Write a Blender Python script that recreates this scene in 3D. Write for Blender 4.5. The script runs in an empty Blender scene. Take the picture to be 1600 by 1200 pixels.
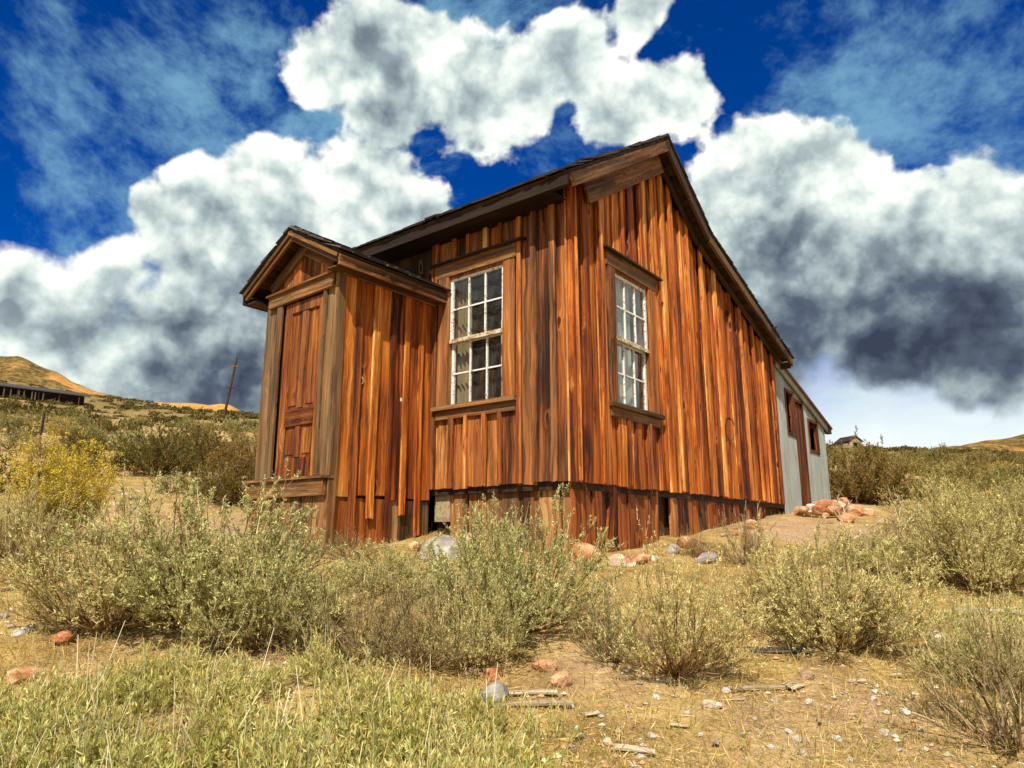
import bpy, bmesh, math, random
import numpy as np
from mathutils import Matrix, Vector
R = math.radians
scene = bpy.context.scene
C = scene.collection

# ------------------------------------------------------------------ camera
FPX = 1085.0                      # focal length in pixels of the 1600 px photograph
PITCH = math.atan(236 / FPX)
EYE = np.array([0.0, 0.0, 1.2])
cam = bpy.data.objects.new('camera', bpy.data.cameras.new('camera'))
C.objects.link(cam)
cam.location = EYE
cam.rotation_euler = (R(90) + PITCH, 0, 0)
cam.data.sensor_width = 36
cam.data.lens = FPX / 1600 * 36
cam.data.clip_start = 0.05
cam.data.clip_end = 8000
scene.camera = cam
scene.render.resolution_x, scene.render.resolution_y = 1024, 768

def ray(x, y):
    """direction (right, forward, up) of a photograph pixel"""
    u, v = x - 800, 600 - y
    return np.array([u, FPX * math.cos(PITCH) - v * math.sin(PITCH), FPX * math.sin(PITCH) + v * math.cos(PITCH)])

# ------------------------------------------------------------------ light and sky
SUN_AZ = R(191)                   # compass-style, clockwise from +Y: behind the camera, a little to the left
SUN_EL = R(50)
SUN_DIR = Vector((math.sin(SUN_AZ) * math.cos(SUN_EL), math.cos(SUN_AZ) * math.cos(SUN_EL), math.sin(SUN_EL)))
sun = bpy.data.objects.new('sun', bpy.data.lights.new('sun', 'SUN'))
C.objects.link(sun)
sun.data.energy = 5.0
sun.data.angle = R(0.6)
sun.data.color = (1.0, 0.93, 0.80)
sun.rotation_euler = SUN_DIR.to_track_quat('Z', 'Y').to_euler()
vs = scene.view_settings
vs.view_transform = 'Standard'
vs.look = 'None'
vs.exposure = 0.38
vs.gamma = 1.0
vs.use_curve_mapping = False

class NT:
    """small helper to write node trees"""
    def __init__(self, tree):
        self.t = tree
        self.n = tree.nodes
        self.n.clear()
    def node(self, kind, **kw):
        nd = self.n.new(kind)
        for k, v in kw.items():
            setattr(nd, k, v)
        return nd
    def put(self, sock, v):
        if isinstance(v, bpy.types.NodeSocket):
            self.t.links.new(v, sock)
        elif v is not None:
            sock.default_value = v
    def math(self, op, a, b=None, c=None, clamp=False):
        nd = self.node('ShaderNodeMath', operation=op)
        nd.use_clamp = clamp
        for s, v in zip(nd.inputs, (a, b, c)):
            self.put(s, v)
        return nd.outputs[0]
    def vmath(self, op, a, b=None, scale=None):
        nd = self.node('ShaderNodeVectorMath', operation=op)
        self.put(nd.inputs[0], a)
        self.put(nd.inputs[1], b)
        if scale is not None:
            self.put(nd.inputs['Scale'], scale)
        return nd.outputs['Value'] if op in ('DISTANCE', 'LENGTH', 'DOT_PRODUCT') else nd.outputs['Vector']
    def noise(self, vec, scale, detail=3, rough=0.55, color=False, dist=0.0):
        nd = self.node('ShaderNodeTexNoise')
        self.put(nd.inputs['Vector'], vec)
        nd.inputs['Scale'].default_value = scale
        nd.inputs['Detail'].default_value = detail
        nd.inputs['Roughness'].default_value = rough
        nd.inputs['Distortion'].default_value = dist
        return nd.outputs['Color' if color else 'Fac']
    def voronoi(self, vec, scale, feature='F1', detail=0.0, out='Distance', rnd=1.0):
        nd = self.node('ShaderNodeTexVoronoi', feature=feature)
        self.put(nd.inputs['Vector'], vec)
        nd.inputs['Scale'].default_value = scale
        if 'Detail' in nd.inputs:
            nd.inputs['Detail'].default_value = detail
        nd.inputs['Randomness'].default_value = rnd
        return nd.outputs[out]
    def remap(self, v, a, b, c=0.0, d=1.0, smooth=False):
        nd = self.node('ShaderNodeMapRange')
        if smooth:
            nd.interpolation_type = 'SMOOTHSTEP'
        self.put(nd.inputs[0], v)
        for i, k in enumerate((a, b, c, d)):
            self.put(nd.inputs[i + 1], k)
        return nd.outputs[0]
    def mix(self, f, a, b, blend='MIX'):
        nd = self.node('ShaderNodeMix', data_type='RGBA', blend_type=blend)
        self.put(nd.inputs[0], f)
        self.put(nd.inputs[6], (*a, 1) if isinstance(a, tuple) and len(a) == 3 else a)
        self.put(nd.inputs[7], (*b, 1) if isinstance(b, tuple) and len(b) == 3 else b)
        return nd.outputs[2]
    def ramp(self, f, stops):
        nd = self.node('ShaderNodeValToRGB')
        self.put(nd.inputs[0], f)
        cr = nd.color_ramp
        while len(cr.elements) < len(stops):
            cr.elements.new(0.5)
        for e, (p, c) in zip(cr.elements, stops):
            e.position = p
            e.color = (*c, 1)
        return nd.outputs[0]
    def link(self, a, b):
        self.t.links.new(a, b)

def dirn(x, y):
    r = ray(x, y)
    return r / np.linalg.norm(r)

world = bpy.data.worlds.new('World')
scene.world = world
world.use_nodes = True
w = NT(world.node_tree)
SKY_STRENGTH = 0.1
tc = w.node('ShaderNodeTexCoord')
D0 = w.vmath('NORMALIZE', tc.outputs['Generated'])
sky = w.node('ShaderNodeTexSky', sky_type='NISHITA')
sky.sun_disc = False
sky.sun_elevation = SUN_EL
sky.sun_rotation = SUN_AZ
sky.altitude = 2500
sky.dust_density = 0.3
sky.ozone_density = 3.0
hs = w.node('ShaderNodeHueSaturation')
hs.inputs['Hue'].default_value = 0.505
hs.inputs['Saturation'].default_value = 1.5
hs.inputs['Value'].default_value = 1.0
w.link(sky.outputs[0], hs.inputs['Color'])
blue = w.mix(1.0, hs.outputs[0], (0.32, 0.58, 0.90), 'MULTIPLY')

def cloud_field():
    """cumulus: a union of lumps (directions in the sky) whose outline is broken by billows"""
    g = bpy.data.node_groups.new('cumulus', 'ShaderNodeTree')
    g.interface.new_socket('Vector', in_out='INPUT', socket_type='NodeSocketVector')
    g.interface.new_socket('Field', in_out='OUTPUT', socket_type='NodeSocketFloat')
    n = NT(g)
    gi, go = n.node('NodeGroupInput'), n.node('NodeGroupOutput')
    v = gi.outputs[0]
    wob = n.noise(v, 5.5, 1, 0.5, color=True)
    v = n.vmath('ADD', v, n.vmath('SCALE', n.vmath('SUBTRACT', wob, (0.5, 0.5, 0.5)), scale=0.065))
    lumps = [  # (pixel x, y, radius) of the lumps that make up each cloud in the photograph
        (340, 325, 80), (440, 320, 85), (550, 305, 95), (640, 345, 60), (232, 345, 42), (290, 420, 100), (170, 430, 65),
        (440, 450, 140), (590, 430, 130), (260, 520, 120), (390, 580, 120), (180, 640, 70), (330, 650, 80), (35, 490, 85), (110, 550, 85), (20, 590, 75), (230, 600, 80),
        (495, 95, 72), (570, 50, 80), (640, 120, 100), (600, 165, 62), (735, 145, 85), (830, 130, 75), (900, 90, 65), (960, 180, 62), (1050, 145, 68), (1000, 25, 48),
        (1210, 270, 90), (1300, 260, 75), (1150, 350, 75), (1260, 390, 130), (1420, 330, 75), (1510, 330, 85), (1600, 370, 95),
        (1400, 440, 150), (1560, 470, 130), (1250, 510, 105), (1390, 540, 95), (1530, 540, 100)]
    f = None
    for (px, py, pr) in lumps:
        c = dirn(px, py)
        ang = pr / FPX * float(np.dot(c, dirn(800, 600)))
        d = n.math('MULTIPLY', n.vmath('DISTANCE', v, tuple(c)), 1 / ang)
        f = d if f is None else n.math('SMOOTH_MIN', f, d, 0.45)
    # the rest of the sky carries clouds of the same kind
    other = n.remap(n.noise(n.vmath('MULTIPLY', gi.outputs[0], (1, 1, 1.6)), 2.3, 2, 0.5), 0.36, 0.56, 1.7, 0.2)
    away = n.remap(n.vmath('DOT_PRODUCT', gi.outputs[0], tuple(dirn(800, 560))), 0.72, 0.60, 3.0, 0.0)
    f = n.math('MINIMUM', f, n.math('ADD', other, away))
    n.link(f, go.inputs[0])
    return g
CG = cloud_field()
gn = w.node('ShaderNodeGroup')
gn.node_tree = CG
w.link(D0, gn.inputs[0])
field = gn.outputs[0]
def puffs(vec):
    """rounded heads at several sizes"""
    a = w.noise(vec, 9.0, 5, 0.56)
    b = w.math('ABSOLUTE', w.math('SUBTRACT', w.noise(vec, 17.0, 2, 0.5), 0.5))
    return w.math('SUBTRACT', a, w.math('MULTIPLY', b, 0.50))
up = w.node('ShaderNodeSeparateXYZ')
w.link(D0, up.inputs[0])
n0 = puffs(D0)
n1 = puffs(w.vmath('ADD', D0, (-0.006, 0.0, 0.026)))
inside = w.math('ADD', w.math('SUBTRACT', 1.0, field), w.math('MULTIPLY', w.math('SUBTRACT', n0, 0.43), 1.7))
alpha = w.remap(inside, -0.03, w.remap(up.outputs[2], 0.22, 0.42, 0.42, 0.20), 0, 1, True)
# grey undersides, in the shade of the heads above them
wob2 = w.vmath('ADD', D0, w.vmath('SCALE', w.vmath('SUBTRACT', w.noise(D0, 8.0, 2, 0.55, color=True), (0.5, 0.5, 0.5)), scale=0.15))
under = None
for (px, py, pr, amt) in [(330, 580, 170, 0.56), (420, 500, 130, 0.40), (200, 500, 90, 0.30), (330, 440, 90, 0.22), (620, 190, 120, 0.30), (540, 100, 70, 0.22), (760, 190, 80, 0.2),
                          (1400, 560, 230, 0.66), (1250, 560, 150, 0.58), (1570, 560, 200, 0.66), (1190, 410, 130, 0.34), (1330, 420, 120, 0.24), (1200, 300, 60, 0.2)]:
    c = dirn(px, py)
    d = w.remap(w.vmath('DISTANCE', wob2, tuple(c)), pr / FPX * 1.2, pr / FPX * 0.1, 0.0, amt, True)
    under = d if under is None else w.math('SMOOTH_MAX', under, d, 0.15)
under_far = w.remap(w.noise(wob2, 3.1, 2, 0.5), 0.45, 0.65, 0.0, 0.5)
under_far = w.math('MULTIPLY', under_far, w.remap(w.vmath('DOT_PRODUCT', D0, tuple(dirn(800, 560))), 0.72, 0.62, 0.0, 1.0))
under = w.math('MAXIMUM', under, under_far)
relief = w.math('MULTIPLY', w.math('SUBTRACT', n0, n1), 1.55)
relief = w.math('MAXIMUM', w.math('MINIMUM', relief, 0.26), -0.24)
# sunlit rims: thin cloud near the outline is bright, the thick middle greyer
thick = w.remap(inside, 0.15, 1.1, 0.0, 0.20, True)
val = w.math('SUBTRACT', w.math('ADD', 0.90, relief), w.math('ADD', under, thick), clamp=True)
ccol = w.ramp(val, [(0.0, (0.045, 0.058, 0.095)), (0.22, (0.10, 0.13, 0.18)), (0.42, (0.25, 0.31, 0.35)), (0.62, (0.52, 0.62, 0.62)), (0.80, (0.86, 0.94, 0.88)), (0.95, (1.18, 1.16, 1.06))])
# thin high cloud
cir = w.vmath('ADD', D0, w.vmath('SCALE', w.noise(D0, 2.4, 0, 0.5, color=True), scale=0.16))
cirr = w.noise(w.vmath('MULTIPLY', cir, (1.0, 1.0, 1.25)), 8.0, 5, 0.68)
cover = w.noise(w.vmath('ADD', D0, (0.35, 0.1, 0.2)), 2.6, 1, 0.5)
cirrus = w.remap(w.math('ADD', cirr, w.math('MULTIPLY', w.math('SUBTRACT', cover, 0.5), 0.8)), 0.44, 0.80, 0.0, 0.70, True)
cirrus_col = (0.20 / SKY_STRENGTH, 0.42 / SKY_STRENGTH, 0.56 / SKY_STRENGTH)
base = w.mix(cirrus, blue, cirrus_col)
# pale haze low over the horizon
low = w.remap(up.outputs[2], 0.06, 0.34, 0.95, 0.0, True)
base = w.mix(low, base, w.mix(w.noise(w.vmath('MULTIPLY', wob2, (1, 1, 2)), 7.0, 3), (0.55 / SKY_STRENGTH, 0.66 / SKY_STRENGTH, 0.68 / SKY_STRENGTH), (1.02 / SKY_STRENGTH, 1.03 / SKY_STRENGTH, 0.86 / SKY_STRENGTH)))
cscaled = w.vmath('SCALE', ccol, scale=0.80 / SKY_STRENGTH)
skycol = w.mix(alpha, base, cscaled)
bg = w.node('ShaderNodeBackground')
w.link(skycol, bg.inputs[0])
bg.inputs[1].default_value = SKY_STRENGTH
out = w.node('ShaderNodeOutputWorld')
w.link(bg.outputs[0], out.inputs[0])
world.cycles.sampling_method = 'NONE'
cy = scene.cycles
cy.max_bounces, cy.diffuse_bounces, cy.glossy_bounces, cy.transmission_bounces, cy.transparent_max_bounces = 4, 2, 2, 2, 8

# ------------------------------------------------------------------ building helpers
def tag(o, label=None, cat=None, group=None, kind=None):
    if label: o['label'] = label
    if cat: o['category'] = cat
    if group: o['group'] = group
    if kind: o['kind'] = kind
    return o

def empty(name, loc, rz=0.0):
    o = bpy.data.objects.new(name, None)
    C.objects.link(o)
    o.location = loc
    o.rotation_euler = (0, 0, rz)
    o.empty_display_size = 0.2
    return o

def link(name, mesh, parent=None):
    o = bpy.data.objects.new(name, mesh)
    C.objects.link(o)
    if parent is not None:
        o.parent = parent
    return o

class MB:
    """collects boxes and prisms into one mesh"""
    def __init__(self):
        self.v, self.f = [], []
    def hexa(self, p):                       # p: 4 bottom points then 4 top points, same winding
        n = len(self.v)
        self.v += [tuple(q) for q in p]
        for q in ((3, 2, 1, 0), (4, 5, 6, 7), (0, 1, 5, 4), (1, 2, 6, 5), (2, 3, 7, 6), (3, 0, 4, 7)):
            self.f.append(tuple(n + i for i in q))
        return self
    def box(self, x0, x1, y0, y1, z0, z1):
        return self.hexa([(x0, y0, z0), (x1, y0, z0), (x1, y1, z0), (x0, y1, z0), (x0, y0, z1), (x1, y0, z1), (x1, y1, z1), (x0, y1, z1)])
    def prism_x(self, pts, x0, x1):          # pts (y, z), extruded along x
        n = len(self.v)
        k = len(pts)
        self.v += [(x0, y, z) for y, z in pts] + [(x1, y, z) for y, z in pts]
        self.f.append(tuple(range(n + k - 1, n - 1, -1)))
        self.f.append(tuple(range(n + k, n + 2 * k)))
        for i in range(k):
            j = (i + 1) % k
            self.f.append((n + i, n + j, n + k + j, n + k + i))
        return self
    def bar(self, p0, p1, r0, r1=None, sides=6):
        r1 = r0 if r1 is None else r1
        p0, p1 = Vector(p0), Vector(p1)
        d = (p1 - p0).normalized()
        a = d.orthogonal().normalized()
        b = d.cross(a)
        n = len(self.v)
        for p, r in ((p0, r0), (p1, r1)):
            for i in range(sides):
                t = 2 * math.pi * i / sides
                self.v.append(tuple(p + a * (math.cos(t) * r) + b * (math.sin(t) * r)))
        for i in range(sides):
            j = (i + 1) % sides
            self.f.append((n + i, n + j, n + sides + j, n + sides + i))
        self.f.append(tuple(range(n + sides - 1, n - 1, -1)))
        self.f.append(tuple(range(n + sides, n + 2 * sides)))
        return self
    def mesh(self, name, mat):
        me = bpy.data.meshes.new(name)
        me.from_pydata(self.v, [], self.f)
        bm = bmesh.new()
        bm.from_mesh(me)
        bmesh.ops.recalc_face_normals(bm, faces=bm.faces)
        bm.to_mesh(me)
        bm.free()
        if mat: me.materials.append(mat)
        return me
    def build(self, name, mat, parent=None):
        return link(name, self.mesh(name, mat), parent)

def fast_mesh(name, verts, faces, mats, tint=None, midx=None, smooth=False):
    """verts (n,3), faces (m,k) numpy -> mesh; tint (n,3) becomes a colour attribute"""
    me = bpy.data.meshes.new(name)
    k = faces.shape[1]
    me.vertices.add(len(verts))
    me.vertices.foreach_set('co', np.ascontiguousarray(verts, dtype=np.float32).ravel())
    me.loops.add(faces.size)
    me.loops.foreach_set('vertex_index', np.ascontiguousarray(faces, dtype=np.int32).ravel())
    me.polygons.add(len(faces))
    me.polygons.foreach_set('loop_start', np.arange(0, faces.size, k, dtype=np.int32))
    me.polygons.foreach_set('loop_total', np.full(len(faces), k, dtype=np.int32))
    if midx is not None:
        me.polygons.foreach_set('material_index', np.asarray(midx, dtype=np.int32))
    me.polygons.foreach_set('use_smooth', np.full(len(faces), smooth))
    for m in mats:
        me.materials.append(m)
    if tint is not None:
        a = me.attributes.new('tint', 'FLOAT_COLOR', 'POINT')
        c = np.ones((len(verts), 4), dtype=np.float32)
        c[:, :3] = tint
        a.data.foreach_set('color', c.ravel())
    me.update(calc_edges=True)
    return me

# ------------------------------------------------------------------ materials
def new_mat(name):
    m = bpy.data.materials.new(name)
    m.use_nodes = True
    n = NT(m.node_tree)
    o = n.node('ShaderNodeOutputMaterial')
    return m, n, o

def principled(n, o, col, rough=0.7, bump=None, bump_d=0.01, spec=0.3, metallic=0.0, bump_s=1.0):
    p = n.node('ShaderNodeBsdfPrincipled')
    n.put(p.inputs['Base Color'], (*col, 1) if isinstance(col, tuple) else col)
    n.put(p.inputs['Roughness'], rough)
    p.inputs['Specular IOR Level'].default_value = spec
    p.inputs['Metallic'].default_value = metallic
    if bump is not None:
        b = n.node('ShaderNodeBump')
        b.inputs['Distance'].default_value = bump_d
        b.inputs['Strength'].default_value = bump_s
        n.put(b.inputs['Height'], bump)
        n.link(b.outputs[0], p.inputs['Normal'])
    n.link(p.outputs[0], o.inputs['Surface'])
    return p

def wood(name, stops, grey=0.0, grey_col=(0.20, 0.15, 0.10), vary=0.5, axis='Z', knots=1.0, tan=0.35):
    m, n, o = new_mat(name)
    t = n.node('ShaderNodeTexCoord')
    oi = n.node('ShaderNodeObjectInfo')
    rnd = oi.outputs['Random']
    wn = n.node('ShaderNodeTexWhiteNoise', noise_dimensions='1D')
    n.put(wn.inputs['W'], n.math('MULTIPLY', rnd, 731.7))
    v = n.vmath('ADD', t.outputs['Object'], n.vmath('SCALE', wn.outputs['Color'], scale=37.0))
    if axis != 'Z':                        # bring the long direction of the board onto z
        s = n.node('ShaderNodeSeparateXYZ')
        n.link(v, s.inputs[0])
        cb = n.node('ShaderNodeCombineXYZ')
        src = {'X': (1, 2, 0), 'Y': (0, 2, 1)}[axis]
        for i, k in enumerate(src):
            n.link(s.outputs[k], cb.inputs[i])
        v = cb.outputs[0]
    # knots bend the grain
    kv = n.vmath('ADD', n.vmath('MULTIPLY', v, (5.5, 5.5, 2.1)), n.vmath('SCALE', n.noise(v, 9.0, 2, 0.5, color=True), scale=0.22))
    kd = n.voronoi(kv, 1.0, rnd=0.95)
    kpick = n.remap(n.noise(n.vmath('MULTIPLY', v, (2.2, 2.2, 0.9)), 1.0, 0), 0.50, 0.56)
    bend = n.math('MULTIPLY', n.remap(kd, 0.0, 0.42, 0.045, 0.0, True), kpick)
    sway = n.math('MULTIPLY', n.math('SUBTRACT', n.noise(n.vmath('MULTIPLY', v, (1, 1, 1.2)), 1.6, 2), 0.5), 0.09)
    off = n.node('ShaderNodeCombineXYZ')
    n.link(n.math('ADD', bend, sway), off.inputs[0])
    gv = n.vmath('ADD', v, off.outputs[0])
    streak = n.noise(n.vmath('MULTIPLY', gv, (30, 30, 0.55)), 1.0, 4, 0.62)
    wide = n.noise(n.vmath('MULTIPLY', gv, (7, 7, 0.8)), 1.0, 3, 0.5)
    fine = n.noise(n.vmath('MULTIPLY', gv, (190, 190, 3.2)), 1.0, 3, 0.65)
    g = n.math('ADD', n.math('MULTIPLY', streak, 0.62), n.math('ADD', n.math('MULTIPLY', wide, 0.5), n.math('MULTIPLY', fine, 0.30)))
    g = n.math('ADD', n.remap(g, 0.48, 0.92), n.math('MULTIPLY', n.math('SUBTRACT', rnd, 0.5), vary))
    col = n.ramp(g, stops)
    # sun-bleached tan boards among the red ones
    col = n.mix(n.math('MULTIPLY', n.remap(wn.outputs['Value'], 0.70, 0.95), tan), col, n.ramp(g, [(0.0, (0.10, 0.045, 0.018)), (0.5, (0.40, 0.19, 0.065)), (1.0, (0.62, 0.36, 0.14))]))
    if grey > 0:
        gm = n.remap(n.noise(n.vmath('MULTIPLY', v, (3, 3, 0.7)), 1.0, 4, 0.65), 0.62 - 0.45 * grey, 0.80 - 0.3 * grey, 0, min(1, 0.45 + grey * 0.5))
        gc = n.mix(n.remap(streak, 0.35, 0.65), tuple(c * 0.45 for c in grey_col), grey_col)
        col = n.mix(gm, col, gc)
    # rain-blackened patches
    damp = n.remap(n.noise(n.vmath('MULTIPLY', v, (6, 6, 0.9)), 1.0, 5, 0.65), 0.54, 0.72, 0, 0.85)
    col = n.mix(damp, col, (0.018, 0.006, 0.003))
    crack = n.remap(n.noise(n.vmath('MULTIPLY', gv, (85, 85, 0.75)), 1.0, 2, 0.5), 0.655, 0.70, 0, 0.85)
    col = n.mix(crack, col, (0.018, 0.007, 0.003))
    kn = n.math('MULTIPLY', n.math('MULTIPLY', n.remap(kd, 0.17, 0.07, 0, 0.95, True), kpick), knots)
    col = n.mix(kn, col, (0.035, 0.010, 0.004))
    ring = n.math('MULTIPLY', n.math('MULTIPLY', n.remap(kd, 0.24, 0.17, 0, 1, True), n.remap(kd, 0.11, 0.17, 0, 1, True)), n.math('MULTIPLY', kpick, 0.4 * knots))
    col = n.mix(ring, col, (0.55, 0.20, 0.05))
    h = n.math('SUBTRACT', n.math('ADD', n.math('MULTIPLY', streak, 0.7), n.math('MULTIPLY', fine, 0.4)), n.math('ADD', n.math('MULTIPLY', crack, 0.5), n.math('MULTIPLY', kn, 0.3)))
    principled(n, o, col, 0.72, h, 0.006, 0.25)
    return m

RED = [(0.0, (0.012, 0.004, 0.002)), (0.24, (0.075, 0.016, 0.004)), (0.46, (0.27, 0.055, 0.007)), (0.68, (0.50, 0.130, 0.014)), (0.88, (0.66, 0.245, 0.038)), (1.0, (0.82, 0.46, 0.14))]
BRN = [(0.0, (0.014, 0.007, 0.003)), (0.30, (0.080, 0.030, 0.010)), (0.60, (0.23, 0.090, 0.025)), (0.85, (0.38, 0.18, 0.058)), (1.0, (0.52, 0.31, 0.13))]
DRK = [(0.0, (0.006, 0.004, 0.003)), (0.45, (0.026, 0.014, 0.008)), (0.80, (0.070, 0.034, 0.015)), (1.0, (0.14, 0.07, 0.03))]
M = {}
M['plank'] = wood('red_pine_planks', RED, 0.0, vary=0.46, tan=0.22)
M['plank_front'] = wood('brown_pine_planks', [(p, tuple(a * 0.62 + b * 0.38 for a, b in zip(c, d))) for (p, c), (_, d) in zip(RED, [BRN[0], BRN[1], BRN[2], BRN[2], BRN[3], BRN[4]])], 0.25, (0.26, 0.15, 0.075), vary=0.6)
M['skirt'] = wood('weathered_skirt_boards', BRN, 0.45, (0.20, 0.125, 0.07), vary=0.6)
M['skirt_red'] = wood('red_skirt_boards', [(p, (c[0] * 0.68, c[1] * 0.66, c[2] * 0.8)) for p, c in RED], 0.2, (0.18, 0.10, 0.05), vary=0.6)
M['trim'] = wood('weathered_trim_boards', BRN, 0.75, (0.21, 0.135, 0.065), vary=0.4, tan=0.2, knots=0.25)
M['trim_x'] = wood('weathered_trim_boards_level', BRN, 0.55, (0.20, 0.125, 0.06), vary=0.4, axis='X', knots=0.3, tan=0.2)
M['trim_y'] = wood('weathered_roof_boards', DRK, 0.2, (0.07, 0.045, 0.025), vary=0.4, axis='Y', knots=0.2, tan=0.15)
M['rake'] = wood('weathered_rake_boards', BRN, 0.35, (0.20, 0.12, 0.06), vary=0.3, axis='Y', knots=0.4, tan=0.2)
M['rake_x'] = wood('dark_porch_rake_boards', [(p, tuple(k * 0.6 for k in c)) for p, c in BRN], 0.35, (0.12, 0.075, 0.035), vary=0.3, axis='X', knots=0.2, tan=0.0)
M['dark_x'] = wood('dark_roof_boards', DRK, 0.2, (0.05, 0.034, 0.022), vary=0.4, axis='X', knots=0.2, tan=0.1)
M['shed_wood'] = wood('dark_red_shed_boards', [(p, (c[0] * 0.30, c[1] * 0.32, c[2] * 0.5)) for p, c in RED], 0.1, (0.09, 0.05, 0.03), vary=0.3, tan=0.0)
M['eave'] = wood('shade_dark_eave_boards', [(p, tuple(k * 0.45 for k in c)) for p, c in DRK], 0.0, vary=0.2, axis='X', knots=0.0, tan=0.0)  # roof board colours lowered further: the deep eave shade is put into them
M['door'] = wood('red_brown_door', [(p, (c[0] * 0.62, c[1] * 0.70, c[2] * 0.9)) for p, c in RED], 0.2, (0.20, 0.12, 0.05), vary=0.35, tan=0.2, knots=0.2)
M['door_x'] = wood('dark_door_rail', [(p, (c[0] * 0.34, c[1] * 0.36, c[2] * 0.5)) for p, c in RED], 0.0, vary=0.15, axis='X', knots=0.2, tan=0.0)
M['backing'] = wood('old_sheathing', DRK, 0.0, vary=0.2)
M['casing'] = wood('window_casing_boards', [(p, tuple(a * 0.45 + b * 0.55 for a, b in zip(c, d))) for (p, c), (_, d) in zip(RED, [BRN[0], BRN[1], BRN[2], BRN[2], BRN[3], BRN[4]])], 0.3, (0.28, 0.16, 0.07), vary=0.3, knots=0.35)
M['far_log'] = wood('dark_log_wall', DRK, 0.0, vary=0.6, axis='X', knots=0.0)
M['bleached'] = wood('bleached_scrap_wood', [(0.0, (0.10, 0.07, 0.045)), (0.4, (0.34, 0.25, 0.16)), (1.0, (0.68, 0.58, 0.42))], 0.3, (0.42, 0.38, 0.32), vary=0.5, axis='X', knots=0.2, tan=0.0)

def shingle_mat():
    m, n, o = new_mat('old_shakes')
    t = n.node('ShaderNodeTexCoord')
    oi = n.node('ShaderNodeObjectInfo')
    v = n.vmath('ADD', t.outputs['Object'], n.vmath('SCALE', n.vmath('ADD', (1, 2, 3), (0, 0, 0)), scale=oi.outputs['Random']))
    s = n.noise(n.vmath('MULTIPLY', v, (60, 3, 20)), 1.0, 3)
    b = n.noise(v, 5.0, 3)
    col = n.ramp(n.math('ADD', n.math('MULTIPLY', s, 0.6), n.math('MULTIPLY', n.math('ADD', b, oi.outputs['Random']), 0.25)), [(0.25, (0.014, 0.012, 0.013)), (0.55, (0.060, 0.048, 0.046)), (0.8, (0.13, 0.10, 0.085))])
    principled(n, o, col, 0.8, s, 0.006)
    return m
M['shingle'] = shingle_mat()

def paint_mat(name, col, under, amount):
    m, n, o = new_mat(name)
    t = n.node('ShaderNodeTexCoord')
    a = n.noise(t.outputs['Object'], 28.0, 4, 0.65)
    f = n.remap(a, 0.62 - amount * 0.3, 0.68 - amount * 0.3)
    c = n.mix(f, col, under)
    principled(n, o, c, 0.6, a, 0.003)
    return m
M['sash'] = paint_mat('flaking_white_paint', (0.74, 0.74, 0.70), (0.36, 0.24, 0.13), 0.22)
M['rail'] = paint_mat('worn_cream_paint', (0.58, 0.50, 0.36), (0.30, 0.17, 0.08), 0.5)

def glass_mat():
    m, n, o = new_mat('old_window_glass')
    t = n.node('ShaderNodeTexCoord')
    bump = n.node('ShaderNodeBump')
    bump.inputs['Distance'].default_value = 0.004
    bump.inputs['Strength'].default_value = 0.25
    n.link(n.noise(t.outputs['Object'], 5.0, 1), bump.inputs['Height'])
    ge = n.node('ShaderNodeNewGeometry')
    cs = n.math('ABSOLUTE', n.vmath('DOT_PRODUCT', ge.outputs['Normal'], ge.outputs['Incoming']))
    fres = n.math('ADD', 0.04, n.math('MULTIPLY', n.math('POWER', n.math('SUBTRACT', 1.0, cs), 5.0), 0.96))
    gl = n.node('ShaderNodeBsdfGlossy')
    gl.inputs['Roughness'].default_value = 0.03
    n.link(bump.outputs[0], gl.inputs['Normal'])
    tr = n.node('ShaderNodeBsdfTransparent')
    tr.inputs[0].default_value = (0.86, 0.88, 0.86, 1)
    mx = n.node('ShaderNodeMixShader')
    n.link(n.math('MULTIPLY', fres, 1.3, clamp=True), mx.inputs[0])
    n.link(tr.outputs[0], mx.inputs[1])
    n.link(gl.outputs[0], mx.inputs[2])
    dust = n.node('ShaderNodeBsdfDiffuse')
    dust.inputs[0].default_value = (0.42, 0.40, 0.36, 1)
    mx2 = n.node('ShaderNodeMixShader')
    n.link(n.remap(n.noise(t.outputs['Object'], 9.0, 4, 0.65), 0.4, 0.8, 0.01, 0.09), mx2.inputs[0])
    n.link(mx.outputs[0], mx2.inputs[1])
    n.link(dust.outputs[0], mx2.inputs[2])
    n.link(mx2.outputs[0], o.inputs['Surface'])
    return m
M['glass'] = glass_mat()

def cloth_mat(name, col):
    m, n, o = new_mat(name)
    t = n.node('ShaderNodeTexCoord')
    a = n.noise(n.vmath('MULTIPLY', t.outputs['Object'], (14, 14, 2)), 1.0, 4)
    c = n.mix(n.remap(a, 0.3, 0.75), tuple(k * 0.62 for k in col), col)
    principled(n, o, c, 0.9)
    return m
M['curtain'] = cloth_mat('grey_white_curtain', (0.80, 0.80, 0.76))
M['curtain_tan'] = cloth_mat('tan_curtain', (0.55, 0.42, 0.24))

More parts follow.
